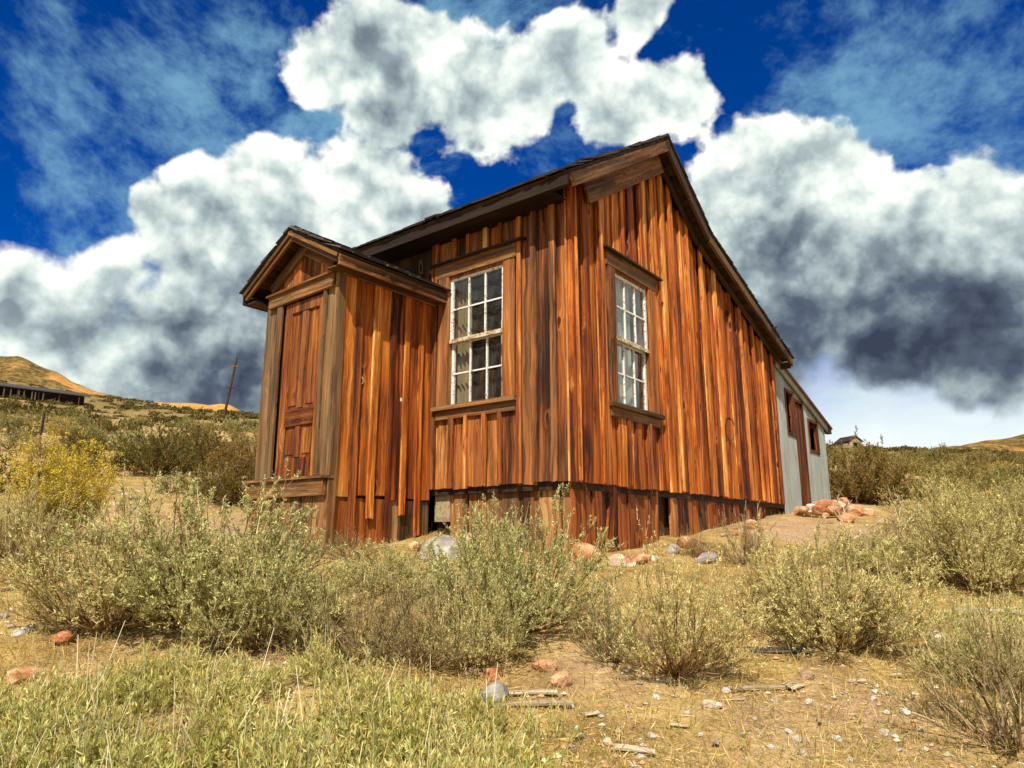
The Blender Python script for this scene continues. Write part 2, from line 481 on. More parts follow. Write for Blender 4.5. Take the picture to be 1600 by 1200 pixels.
def tin_mat(name, col, rust):
    m, n, o = new_mat(name)
    t = n.node('ShaderNodeTexCoord')
    oi = n.node('ShaderNodeObjectInfo')
    v = n.vmath('ADD', t.outputs['Object'], n.vmath('SCALE', n.vmath('ADD', (5, 3, 8), (0, 0, 0)), scale=oi.outputs['Random']))
    a = n.noise(n.vmath('MULTIPLY', v, (3, 3, 0.8)), 2.0, 5, 0.65)
    c = n.mix(n.remap(a, 0.35, 0.65), tuple(k * 0.7 for k in col), col)
    c = n.mix(n.remap(n.noise(n.vmath('MULTIPLY', v, (5, 5, 1.0)), 1.2, 5, 0.7), 0.62 - rust * 0.2, 0.80 - rust * 0.2, 0, 0.85), c, (0.20, 0.075, 0.025))
    principled(n, o, c, 0.55, a, 0.004, 0.4)
    return m
M['tin'] = tin_mat('grey_sheet_metal', (0.36, 0.38, 0.34), 0.15)
M['rusty'] = tin_mat('rusty_sheet_metal', (0.16, 0.09, 0.06), 0.8)
M['iron'] = tin_mat('dark_iron', (0.05, 0.04, 0.035), 0.5)

def rock_mat(name, a, b, c):
    m, n, o = new_mat(name)
    t = n.node('ShaderNodeTexCoord')
    oi = n.node('ShaderNodeObjectInfo')
    v = n.vmath('ADD', t.outputs['Object'], n.vmath('SCALE', n.vmath('ADD', (9, 4, 7), (0, 0, 0)), scale=oi.outputs['Random']))
    x = n.noise(v, 2.2, 6, 0.65)
    y = n.noise(v, 14.0, 4, 0.6)
    col = n.ramp(n.math('ADD', n.math('MULTIPLY', x, 0.75), n.math('MULTIPLY', n.math('ADD', oi.outputs['Random'], y), 0.2)), [(0.35, a), (0.55, b), (0.75, c)])
    principled(n, o, col, 0.85, n.math('ADD', x, n.math('MULTIPLY', y, 0.4)), 0.014)
    return m
M['rock'] = rock_mat('red_orange_rock', (0.19, 0.055, 0.018), (0.44, 0.165, 0.06), (0.70, 0.46, 0.28))
M['pale_rock'] = rock_mat('pale_pink_rock', (0.30, 0.16, 0.09), (0.54, 0.39, 0.28), (0.74, 0.68, 0.58))
M['white_stone'] = rock_mat('white_stone', (0.40, 0.30, 0.21), (0.62, 0.54, 0.44), (0.80, 0.77, 0.71))
M['grey_rock'] = rock_mat('grey_rock', (0.13, 0.11, 0.09), (0.28, 0.25, 0.21), (0.54, 0.50, 0.43))

def leaf_mat(name, translucent=0.3):
    m, n, o = new_mat(name)
    at = n.node('ShaderNodeAttribute')
    at.attribute_name = 'tint'
    oi = n.node('ShaderNodeObjectInfo')
    c = n.mix(1.0, at.outputs['Color'], n.mix(oi.outputs['Random'], (0.86, 0.90, 0.84), (1.12, 1.06, 1.02)), 'MULTIPLY')
    d = n.node('ShaderNodeBsdfDiffuse')
    n.link(c, d.inputs[0])
    t = n.node('ShaderNodeBsdfTranslucent')
    n.link(c, t.inputs[0])
    mx = n.node('ShaderNodeMixShader')
    mx.inputs[0].default_value = translucent
    n.link(d.outputs[0], mx.inputs[1])
    n.link(t.outputs[0], mx.inputs[2])
    n.link(mx.outputs[0], o.inputs['Surface'])
    return m
M['leaf'] = leaf_mat('brush_leaves')
M['twig'] = leaf_mat('brush_twigs', 0.0)

def ground_mat():
    m, n, o = new_mat('dry_ground')
    g = n.node('ShaderNodeNewGeometry')
    p = g.outputs['Position']
    big = n.noise(p, 0.35, 4, 0.6)
    mid = n.noise(p, 2.2, 5, 0.65)
    fine = n.noise(p, 30.0, 5, 0.7)
    col = n.ramp(n.math('ADD', n.math('MULTIPLY', mid, 0.65), n.math('MULTIPLY', fine, 0.35)), [(0.28, (0.11, 0.060, 0.018)), (0.43, (0.30, 0.185, 0.060)), (0.56, (0.50, 0.34, 0.12)), (0.75, (0.66, 0.50, 0.25))])
    col = n.mix(n.remap(big, 0.50, 0.66, 0, 0.7), col, n.ramp(fine, [(0.3, (0.30, 0.15, 0.085)), (0.65, (0.60, 0.42, 0.30))]))
    st = n.voronoi(p, 38.0)
    sc = n.voronoi(p, 38.0, out='Color')
    sm = n.math('MULTIPLY', n.remap(st, 0.34, 0.26), n.remap(n.noise(p, 3.0, 3), 0.46, 0.60))
    col = n.mix(n.math('MULTIPLY', sm, 0.8), col, n.mix(sc, (0.34, 0.18, 0.10), (0.72, 0.60, 0.46)))
    # far slopes carry scrub too small to tell apart
    s = n.node('ShaderNodeSeparateXYZ')
    n.link(p, s.inputs[0])
    far = n.remap(s.outputs[1], 45.0, 100.0, 0.0, 0.75)
    scr = n.noise(p, 0.9, 5, 0.75)
    col = n.mix(far, col, n.ramp(scr, [(0.36, (0.045, 0.036, 0.012)), (0.5, (0.13, 0.092, 0.030)), (0.62, (0.28, 0.19, 0.07))]))
    principled(n, o, col, 0.95, n.math('ADD', n.math('MULTIPLY', fine, 0.5), n.math('ADD', mid, n.math('MULTIPLY', sm, 0.3))), 0.05, 0.1)
    return m
M['ground'] = ground_mat()

def hill_mat(name, scrub, orange):
    m, n, o = new_mat(name)
    g = n.node('ShaderNodeNewGeometry')
    p = g.outputs['Position']
    a = n.noise(p, 0.045, 5, 0.62)
    b = n.noise(p, 0.5, 5, 0.7)
    sc = n.ramp(b, [(0.35, (0.05, 0.036, 0.012)), (0.5, (0.15, 0.095, 0.030)), (0.65, (0.30, 0.19, 0.06))])
    oc = n.ramp(b, [(0.3, (0.34, 0.15, 0.035)), (0.7, (0.62, 0.33, 0.10))])
    principled(n, o, n.mix(n.remap(a, 0.52 - orange * 0.4, 0.60 - orange * 0.4), sc, oc), 0.95, b, 0.8, 0.05)
    return m
M['hill'] = hill_mat('scrub_hill', 1.0, 0.05)
M['hill_far'] = hill_mat('brown_scrub_hill', 1.0, -0.12)
M['mound'] = hill_mat('orange_spoil', 0.2, 0.75)

# ------------------------------------------------------------------ terrain
def sstep(a, b, x):
    t = np.clip((x - a) / (b - a), 0, 1)
    return t * t * (3 - 2 * t)

def wav(x, y, k, s):
    return (np.sin(x * k + s) * np.cos(y * k * 1.13 + s * 1.7) + 0.6 * np.sin(x * k * 1.9 + y * k * 1.3 + s * 2.3) + 0.4 * np.cos(x * k * 3.1 - y * k * 2.7 + s))

def terrain(x, y):
    x = np.asarray(x, dtype=float)
    y = np.asarray(y, dtype=float)
    xc = np.clip(x, -160, 220)
    yy = np.where(y < -20, -20 + (y + 20) * 0.2, y)
    z = 0.152 * np.minimum(yy, 400) - 0.043 * xc
    z = z + 0.0008 * np.clip(-xc - 30, 0, 90) ** 2 * sstep(30, 90, y)
    t = x / np.maximum(y, 1)
    z = z + 1.0 * sstep(40, 100, y) * sstep(0.1, -0.3, t)
    z = z - 1.7 * np.exp(-(((x + 88) / 22) ** 2 + ((y - 118) / 16) ** 2)) 
    z = z - 0.0022 * np.clip(y - 148, 0, 260) ** 2 * 0.6                      # the slope tops out and falls away
    z = np.where(y > 408, z - 0.0, z)
    near = sstep(26, 12, y)
    z = z + wav(x, y, 2.3, 0.7) * 0.018 + wav(x, y, 6.1, 2.0) * 0.008
    z = z + wav(x, y, 0.55, 1.3) * 0.10 * (1 - near) + wav(x, y, 0.13, 4.0) * 0.35 * sstep(25, 70, y)
    # a level terrace under the cabin keeps the wall feet in the ground
    return z

def tz(x, y):
    return float(terrain(x, y))

def ground_px(px, py):
    """point of the ground seen at a pixel of the photograph"""
    r = ray(px, py)
    t = np.linspace(1.0, 400, 1)
    lo, prev = 1.5 / r[1], None
    for d in np.concatenate([np.arange(1.5, 12, 0.04), np.arange(12, 180, 0.4)]):
        q = EYE + r * (d / r[1])
        if q[2] <= tz(q[0], q[1]):
            return Vector((q[0], q[1], tz(q[0], q[1])))
    q = EYE + r * (140 / r[1])
    return Vector((q[0], q[1], tz(q[0], q[1])))

def make_ground():
    ux = np.linspace(-1, 1, 261)
    xs = np.sinh(ux * 7.6) / np.sinh(7.6) * 2400
    uy = np.linspace(-1, 1, 301)
    ys = np.where(uy < 0, np.sinh(uy * 5.5) / np.sinh(5.5) * 200, np.sinh(uy * 7.4) / np.sinh(7.4) * 3500) + 4.0
    X, Y = np.meshgrid(xs, ys)
    Z = terrain(X, Y)
    v = np.stack([X, Y, Z], -1).reshape(-1, 3)
    nx = len(xs)
    i, j = np.meshgrid(np.arange(nx - 1), np.arange(len(ys) - 1))
    a = (j * nx + i).ravel()
    f = np.stack([a, a + 1, a + nx + 1, a + nx], -1)
    o = link('ground', fast_mesh('ground', v, f, [M['ground']], smooth=True))
    tag(o, 'dry straw coloured hillside sloping up from the camera', None, None, 'structure')
make_ground()

def hill(name, skyline, d0, depth, mat, label, seed):
    """a ridge: skyline = (pixel x, pixel y) points, d0 metres away, rounded front and back"""
    px = np.array([p[0] for p in skyline], float)
    py = np.array([p[1] for p in skyline], float)
    n = 120
    xs = np.linspace(px[0], px[-1], n)
    ysk = np.interp(xs, px, py)
    prof = [(-1.0, -0.25), (-0.75, 0.35), (-0.5, 0.68), (-0.25, 0.90), (0, 1.0), (0.3, 0.9), (0.7, 0.5), (1.0, -0.25)]
    fine = np.linspace(-1, 1, 28)
    ph = np.interp(fine, [p[0] for p in prof], [p[1] for p in prof])
    v = []
    for k, (s, h) in enumerate(zip(fine, ph)):
        for x, y in zip(xs, ysk):
            r = ray(x, y)
            top = EYE + r * (d0 / r[1])
            fx = top[0] + s * depth * r[0] / r[1]
            fy = d0 + s * depth
            b = tz(top[0], top[1] * 0.0 + min(d0, 150)) - 6
            z = b + (top[2] - b) * h
            z += (math.sin(fx * 0.11 + seed) * math.cos(fy * 0.09 + seed * 2) + 0.5 * math.sin(fx * 0.31 + fy * 0.23)) * 0.012 * d0 / 3 * (1 - abs(s)) * (0.25 if abs(s) < 0.02 else 1) * 0.6
            v.append((fx, fy, z))
    v = np.array(v)
    i, j = np.meshgrid(np.arange(n - 1), np.arange(len(fine) - 1))
    a = (j * n + i).ravel()
    o = link(name, fast_mesh(name, v, np.stack([a, a + 1, a + n + 1, a + n], -1), [mat], smooth=True))
    return tag(o, label, None, None, 'structure')
hill('hill', [(-420, 530), (-200, 530), (0, 553), (30, 556), (60, 572), (88, 583), (105, 595), (112, 600), (130, 604), (150, 612), (200, 624), (260, 645), (330, 680)], 300, 70, M['hill'], 'scrub covered hill with orange bare patches behind the long building', 1.0)
hill('spoil_mound', [(215, 650), (245, 629), (285, 631), (325, 633), (345, 628), (360, 629), (375, 638), (392, 650), (410, 665)], 235, 16, M['mound'], 'bare orange mound behind the leaning utility pole', 2.0)
hill('hill', [(1380, 720), (1470, 697), (1520, 690), (1560, 686), (1600, 680), (1700, 672), (1900, 660)], 290, 60, M['hill_far'], 'low scrub hill rising beyond the ridge with the lone shrub', 3.0)

# ------------------------------------------------------------------ the cabin
d1 = np.array([-0.787, 0.617, 0.0])
d2 = np.array([0.617, 0.787, 0.0])
CORNER = np.array([0.577, 6.5, 0.0])
HROT = math.atan2(-0.617, 0.787)
ZB = 1.0                                     # local z = world z - ZB
rng = random.Random(7)
cabin = empty('cabin', (CORNER[0], CORNER[1], ZB), HROT)
tag(cabin, 'red orange board and batten cabin with a small gabled porch, standing in sagebrush', 'cabin')
def W(x, y, z=0.0):
    """cabin coordinates (x right along the front, y back along the gable, z) to world"""
    p = CORNER - d1 * x + d2 * y
    return Vector((p[0], p[1], z + ZB))
def ground_local(x, y):
    p = W(x, y)
    return tz(p.x, p.y) - ZB

LEN, DEP = 4.5, 6.2                          # along the front, along the gable
SB = 0.69                                    # underside of the siding
ROOF = [(-0.36, 3.63), (1.87, 5.05), (3.10, 4.20), (6.45, 3.12)]     # top of the roof along the gable (y, z)
def roof_z(y):
    return float(np.interp(y, [p[0] for p in ROOF], [p[1] for p in ROOF]))
RT = 0.13                                    # roof build-up
def soffit(y):
    return roof_z(y) - RT - 0.03

def plank_mesh(w, h0, h1, th, seed, rag=0.012, segs=4, curve=0.0, taper=0.0, bev=0.006):
    """upright board, width along x (-w/2..w/2), face at y=-th, from z=0 to h0 (left) / h1 (right)"""
    r = random.Random(seed)
    cols = [(-w / 2, 0.0), (-w / 2, -th + bev), (-w / 2 + bev, -th), (0.0, -th - r.uniform(-0.004, 0.003)), (w / 2 - bev, -th), (w / 2, -th + bev), (w / 2, 0.0)]
    vs_, fs = [], []
    cup = [r.uniform(-rag, rag) for _ in cols]
    nb = len(cols)
    ph = r.uniform(0, 6)
    for s in range(segs + 1):
        t = s / segs
        wl, wr = r.uniform(-0.0035, 0.0035), r.uniform(-0.0035, 0.0035)
        for k, (x, y) in enumerate(cols):
            f = (x + w / 2) / w
            h = h0 + (h1 - h0) * f
            z = t * h + (cup[k] if s == 0 else 0)
            xx = x * (1 - taper * t) + (wl if x < -w * 0.3 else wr if x > w * 0.3 else 0) + curve * math.sin(t * 3.1 + ph)
            vs_.append((xx, y - (0.004 * math.sin(t * 5 + ph) if y < -0.001 else 0), z))
    for s in range(segs):
        for k in range(nb):
            k2 = (k + 1) % nb
            a, b = s * nb + k, s * nb + k2
            fs.append((a, b, b + nb, a + nb))
    fs.append(tuple(range(nb - 1, -1, -1)))
    fs.append(tuple(segs * nb + k for k in range(nb)))
    return vs_, fs

def plank(parent, mat, rz, org, w, h0, h1=None, th=0.022, name='plank', seed=None, lean=0.0, **kw):
    vs_, fs = plank_mesh(w, h0, h0 if h1 is None else h1, th, rng.randrange(10 ** 6) if seed is None else seed, **kw)
    b = MB()
    b.v, b.f = vs_, fs
    o = b.build(name, mat, parent)
    o.location = org
    o.rotation_euler = (0, lean, rz) if rz == 0 else (0, lean, rz)
    return o

# --- front wall (faces -y) and gable wall (faces +x): sheathing with openings, boards over it
WF, WG = (-1.20, 1.58), (1.17, 1.54)         # window centres along the walls, sill height of the glass
HW, WH = 0.375, 1.44
OPW = HW + 0.05
wf = MB()
x0, x1 = -LEN, -0.09
zt = soffit(0) - 0.0
wf.box(x0, WF[0] - OPW, 0.0, 0.09, 0.62, zt).box(WF[0] + OPW, x1, 0.0, 0.09, 0.62, zt)
wf.box(WF[0] - OPW, WF[0] + OPW, 0.0, 0.09, 0.62, WF[1] - 0.05).box(WF[0] - OPW, WF[0] + OPW, 0.0, 0.09, WF[1] + WH + 0.05, zt)
front = wf.build('front_wall', M['backing'], cabin)
wg = MB()
def gab_piece(ya, yb, z0=None, z1=None):
    zl = 0.62 if z0 is None else z0
    wg.prism_x([(ya, zl), (yb, zl), (yb, soffit(yb) if z1 is None else z1), (ya, soffit(ya) if z1 is None else z1)], -0.09, 0.0)
gab_piece(0.0, WG[0] - OPW)
gab_piece(WG[0] - OPW, WG[0] + OPW, None, WG[1] - 0.05)
gab_piece(WG[0] - OPW, WG[0] + OPW, WG[1] + WH + 0.05)
gab_piece(WG[0] + OPW, 1.87)
gab_piece(1.87, 3.10)
gab_piece(3.10, DEP)
gable = wg.build('gable_wall', M['backing'], cabin)
MB().prism_x([(0.1, 0.3), (1.87, 0.3), (1.87, soffit(1.87)), (0.1, soffit(0.1))], -LEN, -LEN + 0.09).prism_x([(1.871, 0.3), (3.1, 0.3), (3.1, soffit(3.1)), (1.871, soffit(1.87))], -LEN, -LEN + 0.09).prism_x([(3.101, 0.3), (DEP - 0.1, 0.3), (DEP - 0.1, soffit(DEP - 0.1)), (3.101, soffit(3.1))], -LEN, -LEN + 0.09).build('side_wall', M['plank'], cabin)
MB().box(-LEN, -0.09, DEP - 0.09, DEP, 0.3, soffit(DEP)).build('rear_wall', M['plank'], cabin)
MB().box(-LEN + 0.09, -0.09, 0.09, DEP - 0.09, 0.62, 0.70).build('floor_boards', M['dark_x'], cabin)

def split(a, b, cuts, wmin, wmax, r):
    """board edges from a to b, with forced breaks at cuts"""
    e = [a]
    stops = sorted(c for c in cuts if a < c < b) + [b]
    for s in stops:
        while s - e[-1] > wmax * 1.15:
            e.append(e[-1] + r.uniform(wmin, wmax))
            if s - e[-1] < wmin * 0.6:
                e[-1] = s - wmin * 0.8
        e.append(s)
    return e

CASE = 0.175                                 # width of window casings
WO = HW + CASE                               # half width over the casings
HZ0, HZ1 = -0.15, WH + 0.23                  # apron bottom, header top (relative to the glass)

def clad(parent, rz, plane, u0, u1, zbot, ztop, mat, win=None, wmin=0.2, wmax=0.29, batten=0.07, depth=0.0, lean=None, bat_mat=None, gap=0.004, step=0.0):
    """boards and battens; plane(u) -> (x, y), ztop(u)"""
    cuts = [win[0] - WO, win[0] + WO] if win else []
    ed = split(u0, u1, cuts, wmin, wmax, rng)
    def put(ua, ub, name, th, off, over=0.0, lean_=0.0):
        uc, w_ = (ua + ub) / 2, ub - ua
        zb = zbot(uc) + rng.uniform(-0.014, 0.012)
        x, y = plane(uc, off)
        inwin = win and abs(uc - win[0]) < WO - 0.01
        if inwin:
            plank(parent, mat, rz, (x, y, zb), w_ - 0.004, win[1] + HZ0 - zb + 0.01, th=th, name=name)
            z2 = win[1] + HZ1 - 0.01
            plank(parent, mat, rz, (x, y, z2), w_ - 0.004, ztop(ua) - z2, ztop(ub) - z2, th=th, name=name)
        else:
            plank(parent, bat_mat if (bat_mat and name == 'batten') else mat, rz, (x, y, zb), w_ - (gap if name == 'plank' else 0.004), ztop(ua) - zb, ztop(ub) - zb, th=th, name=name, lean=lean_, segs=5)
    for k, (a, b) in enumerate(zip(ed[:-1], ed[1:])):
        put(a, b, 'plank', 0.018 + rng.uniform(0, 0.012) + (step if k % 2 else 0.0), 0.0)
    for k, e in enumerate(ed):
        if win and abs(abs(e - win[0]) - WO) < 0.01:
            e += 0.045 * (1 if e > win[0] else -1)
        if step > 0.02 and k % 3 != 0: continue
        bw = batten * rng.uniform(0.75, 1.45)
        a, b = max(u0, e - bw / 2), min(u1, e + bw / 2)
        put(a, b, 'batten', 0.026 + rng.uniform(0, 0.012), 0.031 + step * 0.8, lean_=0.0 if lean is None else rng.uniform(-lean, lean))
    return ed

# front: u = x from the porch to the corner
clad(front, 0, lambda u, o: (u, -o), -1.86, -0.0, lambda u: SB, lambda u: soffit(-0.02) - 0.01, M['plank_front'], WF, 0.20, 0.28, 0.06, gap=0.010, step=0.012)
# gable: u = y from the corner back
clad(gable, R(90), lambda u, o: (o, u), -0.0, DEP, lambda u: SB, lambda u: soffit(max(0.0, min(DEP, u))) - 0.015, M['plank'], WG, 0.12, 0.19, 0.06, lean=0.010, gap=0.020, step=0.028)
# corner boards closing the end grain
plank(gable, M['plank'], R(90), (0.0, -0.026, SB - 0.012), 0.05, soffit(0) - SB + 0.01, th=0.056, name='corner_board')

# --- skirt below the siding
sk = MB().box(-1.84, -0.12, 0.10, 0.14, -0.15, 0.66).build('skirt_wall', M['backing'], cabin)
def skirt(rz, plane, u0, u1, mat, gaps=()):
    ed = split(u0, u1, [], 0.15, 0.34, rng)
    for a, b in zip(ed[:-1], ed[1:]):
        uc = (a + b) / 2
        if any(g0 < uc < g1 for g0, g1 in gaps):
            continue
        x, y = plane(uc)
        g = ground_local(x, y)
        zb = g - rng.uniform(0.03, 0.10)
        o = plank(skw, mat, rz, (x, y, zb), (b - a) - rng.uniform(0.002, 0.012), SB - zb + rng.uniform(-0.004, 0.03), th=0.022 + rng.uniform(0, 0.016), lean=rng.uniform(-0.02, 0.02), rag=0.03)
skw = sk
skirt(0, lambda u: (u, 0.085 - rng.uniform(0, 0.012)), -1.60, -0.04, M['skirt'])
MB().box(-0.14, -0.10, 0.12, DEP, -0.05, 0.66).build('skirt_wall', M['backing'], cabin)
skirt(R(90), lambda u: (-0.045 + rng.uniform(0, 0.012), u), 0.0, 5.3, M['skirt_red'], gaps=((1.72, 1.9), (2.7, 2.78)))
# the slipped leaning board and the pale panel
plank(sk, M['skirt_red'], R(90), (-0.012, 0.60, ground_local(0, 0.6) - 0.03), 0.13, 0.70, th=0.022, lean=0.16)
pl = MB().box(-1.84, -1.615, 0.05, 0.065, 0.34, 0.69).build('pale_panel', paint_mat('bleached_panel', (0.40, 0.32, 0.19), (0.28, 0.20, 0.11), 0.4), sk)
tag(pl, 'pale bleached panel in the skirt')

# --- windows
def window(rz, org, curtain_kind):
    wd = MB()
    o_ = OPW - 0.002
    wd.box(-o_, -HW - 0.012, -0.045, 0.09, -0.045, WH + 0.045).box(HW + 0.012, o_, -0.045, 0.09, -0.045, WH + 0.045)
    wd.box(-HW - 0.012, HW + 0.012, -0.045, 0.09, WH + 0.012, WH + 0.045).box(-HW - 0.012, HW + 0.012, -0.045, 0.09, -0.045, -0.012)
    win = wd.build('window', M['casing'], cabin)
    win.location = org
    win.rotation_euler = (0, 0, rz)
    half = WH / 2
    for y0, z0, z1 in ((-0.030, half, WH + 0.011), (0.004, -0.011, half)):
        s = 0.022
        y1 = y0 + 0.03
        sm = MB().box(-HW - 0.011, -HW + s, y0, y1, z0, z1).box(HW - s, HW + 0.011, y0, y1, z0, z1)
        sm.box(-HW + s, HW - s, y0, y1, z1 - s - 0.008, z1).box(-HW + s, HW - s, y0, y1, z0, z0 + s)
        sm.build('sash', M['sash'], win)
        wp = (2 * HW - 2 * s) / 3
        zm = (z0 + z1) / 2
        hp = zm - z0 - s
        for k in (1, 2):
            x = -HW + s + k * wp
            MB().box(x - 0.008, x + 0.008, y0 + 0.002, y1 - 0.004, z0 + s, z1 - s - 0.008).build('muntin', M['sash'], win)
        MB().box(-HW + s, HW - s, y0 + 0.004, y1 - 0.006, zm - 0.008, zm + 0.008).build('muntin', M['sash'], win)
        for i in range(3):
            for j in (0, 1):
                xa = -HW + s + i * wp
                za, zb = (z0 + s, zm) if j == 0 else (zm, z1 - s - 0.008)
                g = MB().box(-wp / 2 + 0.006, wp / 2 - 0.006, -0.0015, 0.0015, -(zb - za) / 2 + 0.006, (zb - za) / 2 - 0.006).build('pane', M['glass'], win)
                g.location = (xa + wp / 2, (y0 + y1) / 2 + 0.003, (za + zb) / 2)
                g.rotation_euler = (rng.uniform(-0.012, 0.012), 0, rng.uniform(-0.012, 0.012))
    MB().box(-HW - 0.010, HW + 0.010, -0.046, -0.0305, half - 0.026, half + 0.018).build('meeting_rail', M['rail'], win)
    for s in (-1, 1):
        c = plank(win, M['casing'], 0, (s * (HW + 0.012 + (CASE - 0.012) / 2), -0.0455, -0.02), CASE - 0.014, WH + 0.06, th=0.022, name='casing')
    MB().box(-WO - 0.02, WO + 0.02, -0.075, -0.032, WH + 0.04, WH + 0.205).build('header', M['trim_x'], win)
    MB().hexa([(-WO - 0.10, -0.125, WH + 0.195), (WO + 0.12, -0.125, WH + 0.195), (WO + 0.12, -0.02, WH + 0.206), (-WO - 0.10, -0.02, WH + 0.206), (-WO - 0.10, -0.125, WH + 0.215), (WO + 0.12, -0.125, WH + 0.215), (WO + 0.12, -0.02, WH + 0.245), (-WO - 0.10, -0.02, WH + 0.245)]).build('drip_cap', M['dark_x'], win)
    MB().box(-WO - 0.03, WO + 0.03, -0.115, 0.0, -0.058, -0.013).build('sill', M['trim_x'], win)
    MB().box(-WO - 0.005, WO + 0.005, -0.070, -0.031, -0.155, -0.060).build('apron', M['trim_x'], win)
    return win
window(0, (WF[0], 0, WF[1]), 0)
window(R(90), (0, WG[0], WG[1]), 1)

def curtain(label, x0, x1, y, z0, z1, mat, rz, org, seed, gather=0.0):
    r = random.Random(seed)
    n, rows = 28, 10
    v, f = [], []
    for side in (0, 1):
        for j in range(rows + 1):
            t = j / rows
            for i in range(n + 1):
                s = i / n
                xx = x0 + (x1 - x0) * s
                xx = xx + (gather * (1 - t) ** 1.5) * (s if gather > 0 else (1 - s))
                v.append((xx, y + 0.022 * math.sin(s * 22 + seed + t * 0.8) + 0.008 * math.sin(s * 51 + t * 2) + side * 0.004, z0 + (z1 - z0) * t))
    st = (rows + 1) * (n + 1)
    for side in (0, 1):
        for j in range(rows):
            for i in range(n):
                a = side * st + j * (n + 1) + i
                f.append((a, a + 1, a + n + 2, a + n + 1))
    me = bpy.data.meshes.new('curtain')
    me.from_pydata(v, [], f)
    me.materials.append(mat)
    o = link('curtain', me)
    b = Matrix.Translation((CORNER[0], CORNER[1], ZB)) @ Matrix.Rotation(HROT, 4, 'Z') @ Matrix.Translation(org) @ Matrix.Rotation(rz, 4, 'Z')
    o.matrix_world = b
    tag(o, label, 'curtain')
curtain('pale grey curtain filling the gable wall window', -0.43, 0.26, 0.125, -0.06, WH + 0.06, M['curtain'], R(90), (0, WG[0], WG[1]), 3)
curtain('tan curtain along the porch side of the front window', -0.45, -0.22, 0.125, -0.06, WH + 0.06, M['curtain_tan'], 0, (WF[0], 0, WF[1]), 5)
curtain('white curtain drawn aside at the front window, on the cabin corner side', 0.22, 0.45, 0.125, -0.06, WH * 0.62, M['curtain'], 0, (WF[0], 0, WF[1]), 8)

# --- roofs
def slab(p0, p1, x0, x1, th0, th1):
    """sloping slab between profile points p0, p1 (y, z), from x0 to x1, th0 below the surface down to th1"""
    d = Vector((p1[0] - p0[0], p1[1] - p0[1])).normalized()
    nn = Vector((-d.y, d.x))
    if nn.y < 0: nn = -nn
    q = [(p[0] - nn.x * t, p[1] - nn.y * t) for t in (th1, th0) for p in (p0, p1)]
    return q

SH = []
def shingle_meshes():
    for k in range(6):
        r = random.Random(k + 90)
        b = MB()
        th = r.uniform(0.012, 0.02)
        sk_ = r.uniform(-0.012, 0.012)
        b.hexa([(-0.5, 0 + sk_, 0), (0.5, 0 - sk_, 0), (0.5, 0.30, 0), (-0.5, 0.30, 0), (-0.5, 0 + sk_, th), (0.5, 0 - sk_, th * r.uniform(0.7, 1.2)), (0.5, 0.30, 0.003), (-0.5, 0.30, 0.003)])
        SH.append(b.mesh('shingle', M['shingle']))
shingle_meshes()

def shingle_roof(parent, O, e, u, le, lu, single, seed, expo=0.145):
    """courses of shakes; single(i, n, s, le) says whether one is a piece of its own"""
    r = random.Random(seed)
    O, e, u = Vector(O), Vector(e), Vector(u)
    nn = e.cross(u)
    ncourse = int(lu / expo)
    bulk = MB()
    for i in range(ncourse + 1):
        s = -r.uniform(0, 0.08)
        while s < le:
            wd = r.uniform(0.09, 0.21)
            a, b = max(s, -0.015), min(s + wd, le + 0.015)
            s += wd
            if b - a < 0.03: continue
            along = i * expo - (0.035 if i == 0 else 0) + r.uniform(-0.012, 0.012)
            tilt = 0.055 + r.uniform(0, 0.03)
            lift = 0.004 + r.uniform(0, 0.006) + (0.018 if r.random() < 0.04 else 0)
            if along + 0.30 > lu: scale_y = max(0.25, (lu - along) / 0.30)
            else: scale_y = 1.0
            m = Matrix((( e.x, u.x, nn.x, 0), (e.y, u.y, nn.y, 0), (e.z, u.z, nn.z, 0), (0, 0, 0, 1)))
            m.translation = O + e * ((a + b) / 2) + u * along + nn * (0.012 + lift + (0.008 if i else 0))
            m = m @ Matrix.Rotation(-tilt, 4, 'X') @ Matrix.Rotation(r.uniform(-0.012, 0.012), 4, 'Z') @ Matrix.Diagonal((b - a - 0.004, scale_y, 1, 1))
            if single(i, ncourse, a, le):
                o = link('shingle', r.choice(SH), parent)
                o.matrix_local = m
            else:
                th = 0.014
                bulk.hexa([m @ Vector(p) for p in ((-0.5, 0, 0), (0.5, 0, 0), (0.5, 0.3, 0), (-0.5, 0.3, 0), (-0.5, 0, th), (0.5, 0, th), (0.5, 0.3, 0.003), (-0.5, 0.3, 0.003))])
    if bulk.v:
        tag(bulk.build('shingles', M['shingle'], parent), None, None, None, 'stuff')

XL, XR = -LEN - 0.25, 0.27
E0, P0, K0, T0 = ROOF
roof = MB()
for pa, pb in ((E0, P0), (P0, K0), (K0, T0)):
    q = slab(pa, pb, XL, XR, 0.0, 0.035)
    roof.prism_x([q[0], q[1], q[3], q[2]], XL + 0.02, XR - 0.02)
roof = roof.build('roof', M['dark_x'], cabin)
# rafters under the front eave and rake
for k in range(8):
    x = -LEN + 0.15 + k * (LEN - 0.3) / 7
    if x < -3.3 or x > -1.6 or True:
        q = slab(E0, P0, 0, 0, 0.036, 0.125)
        MB().prism_x([q[0], q[1], q[3], q[2]], x - 0.03, x + 0.03).build('rafter', M['trim_y'], roof)
for (pa, pb) in ((P0, K0), (K0, T0)):
    q = slab(pa, pb, 0, 0, 0.036, 0.125)
    MB().prism_x([q[0], q[1], q[3], q[2]], -0.06, 0.0).build('rafter', M['trim_y'], roof)
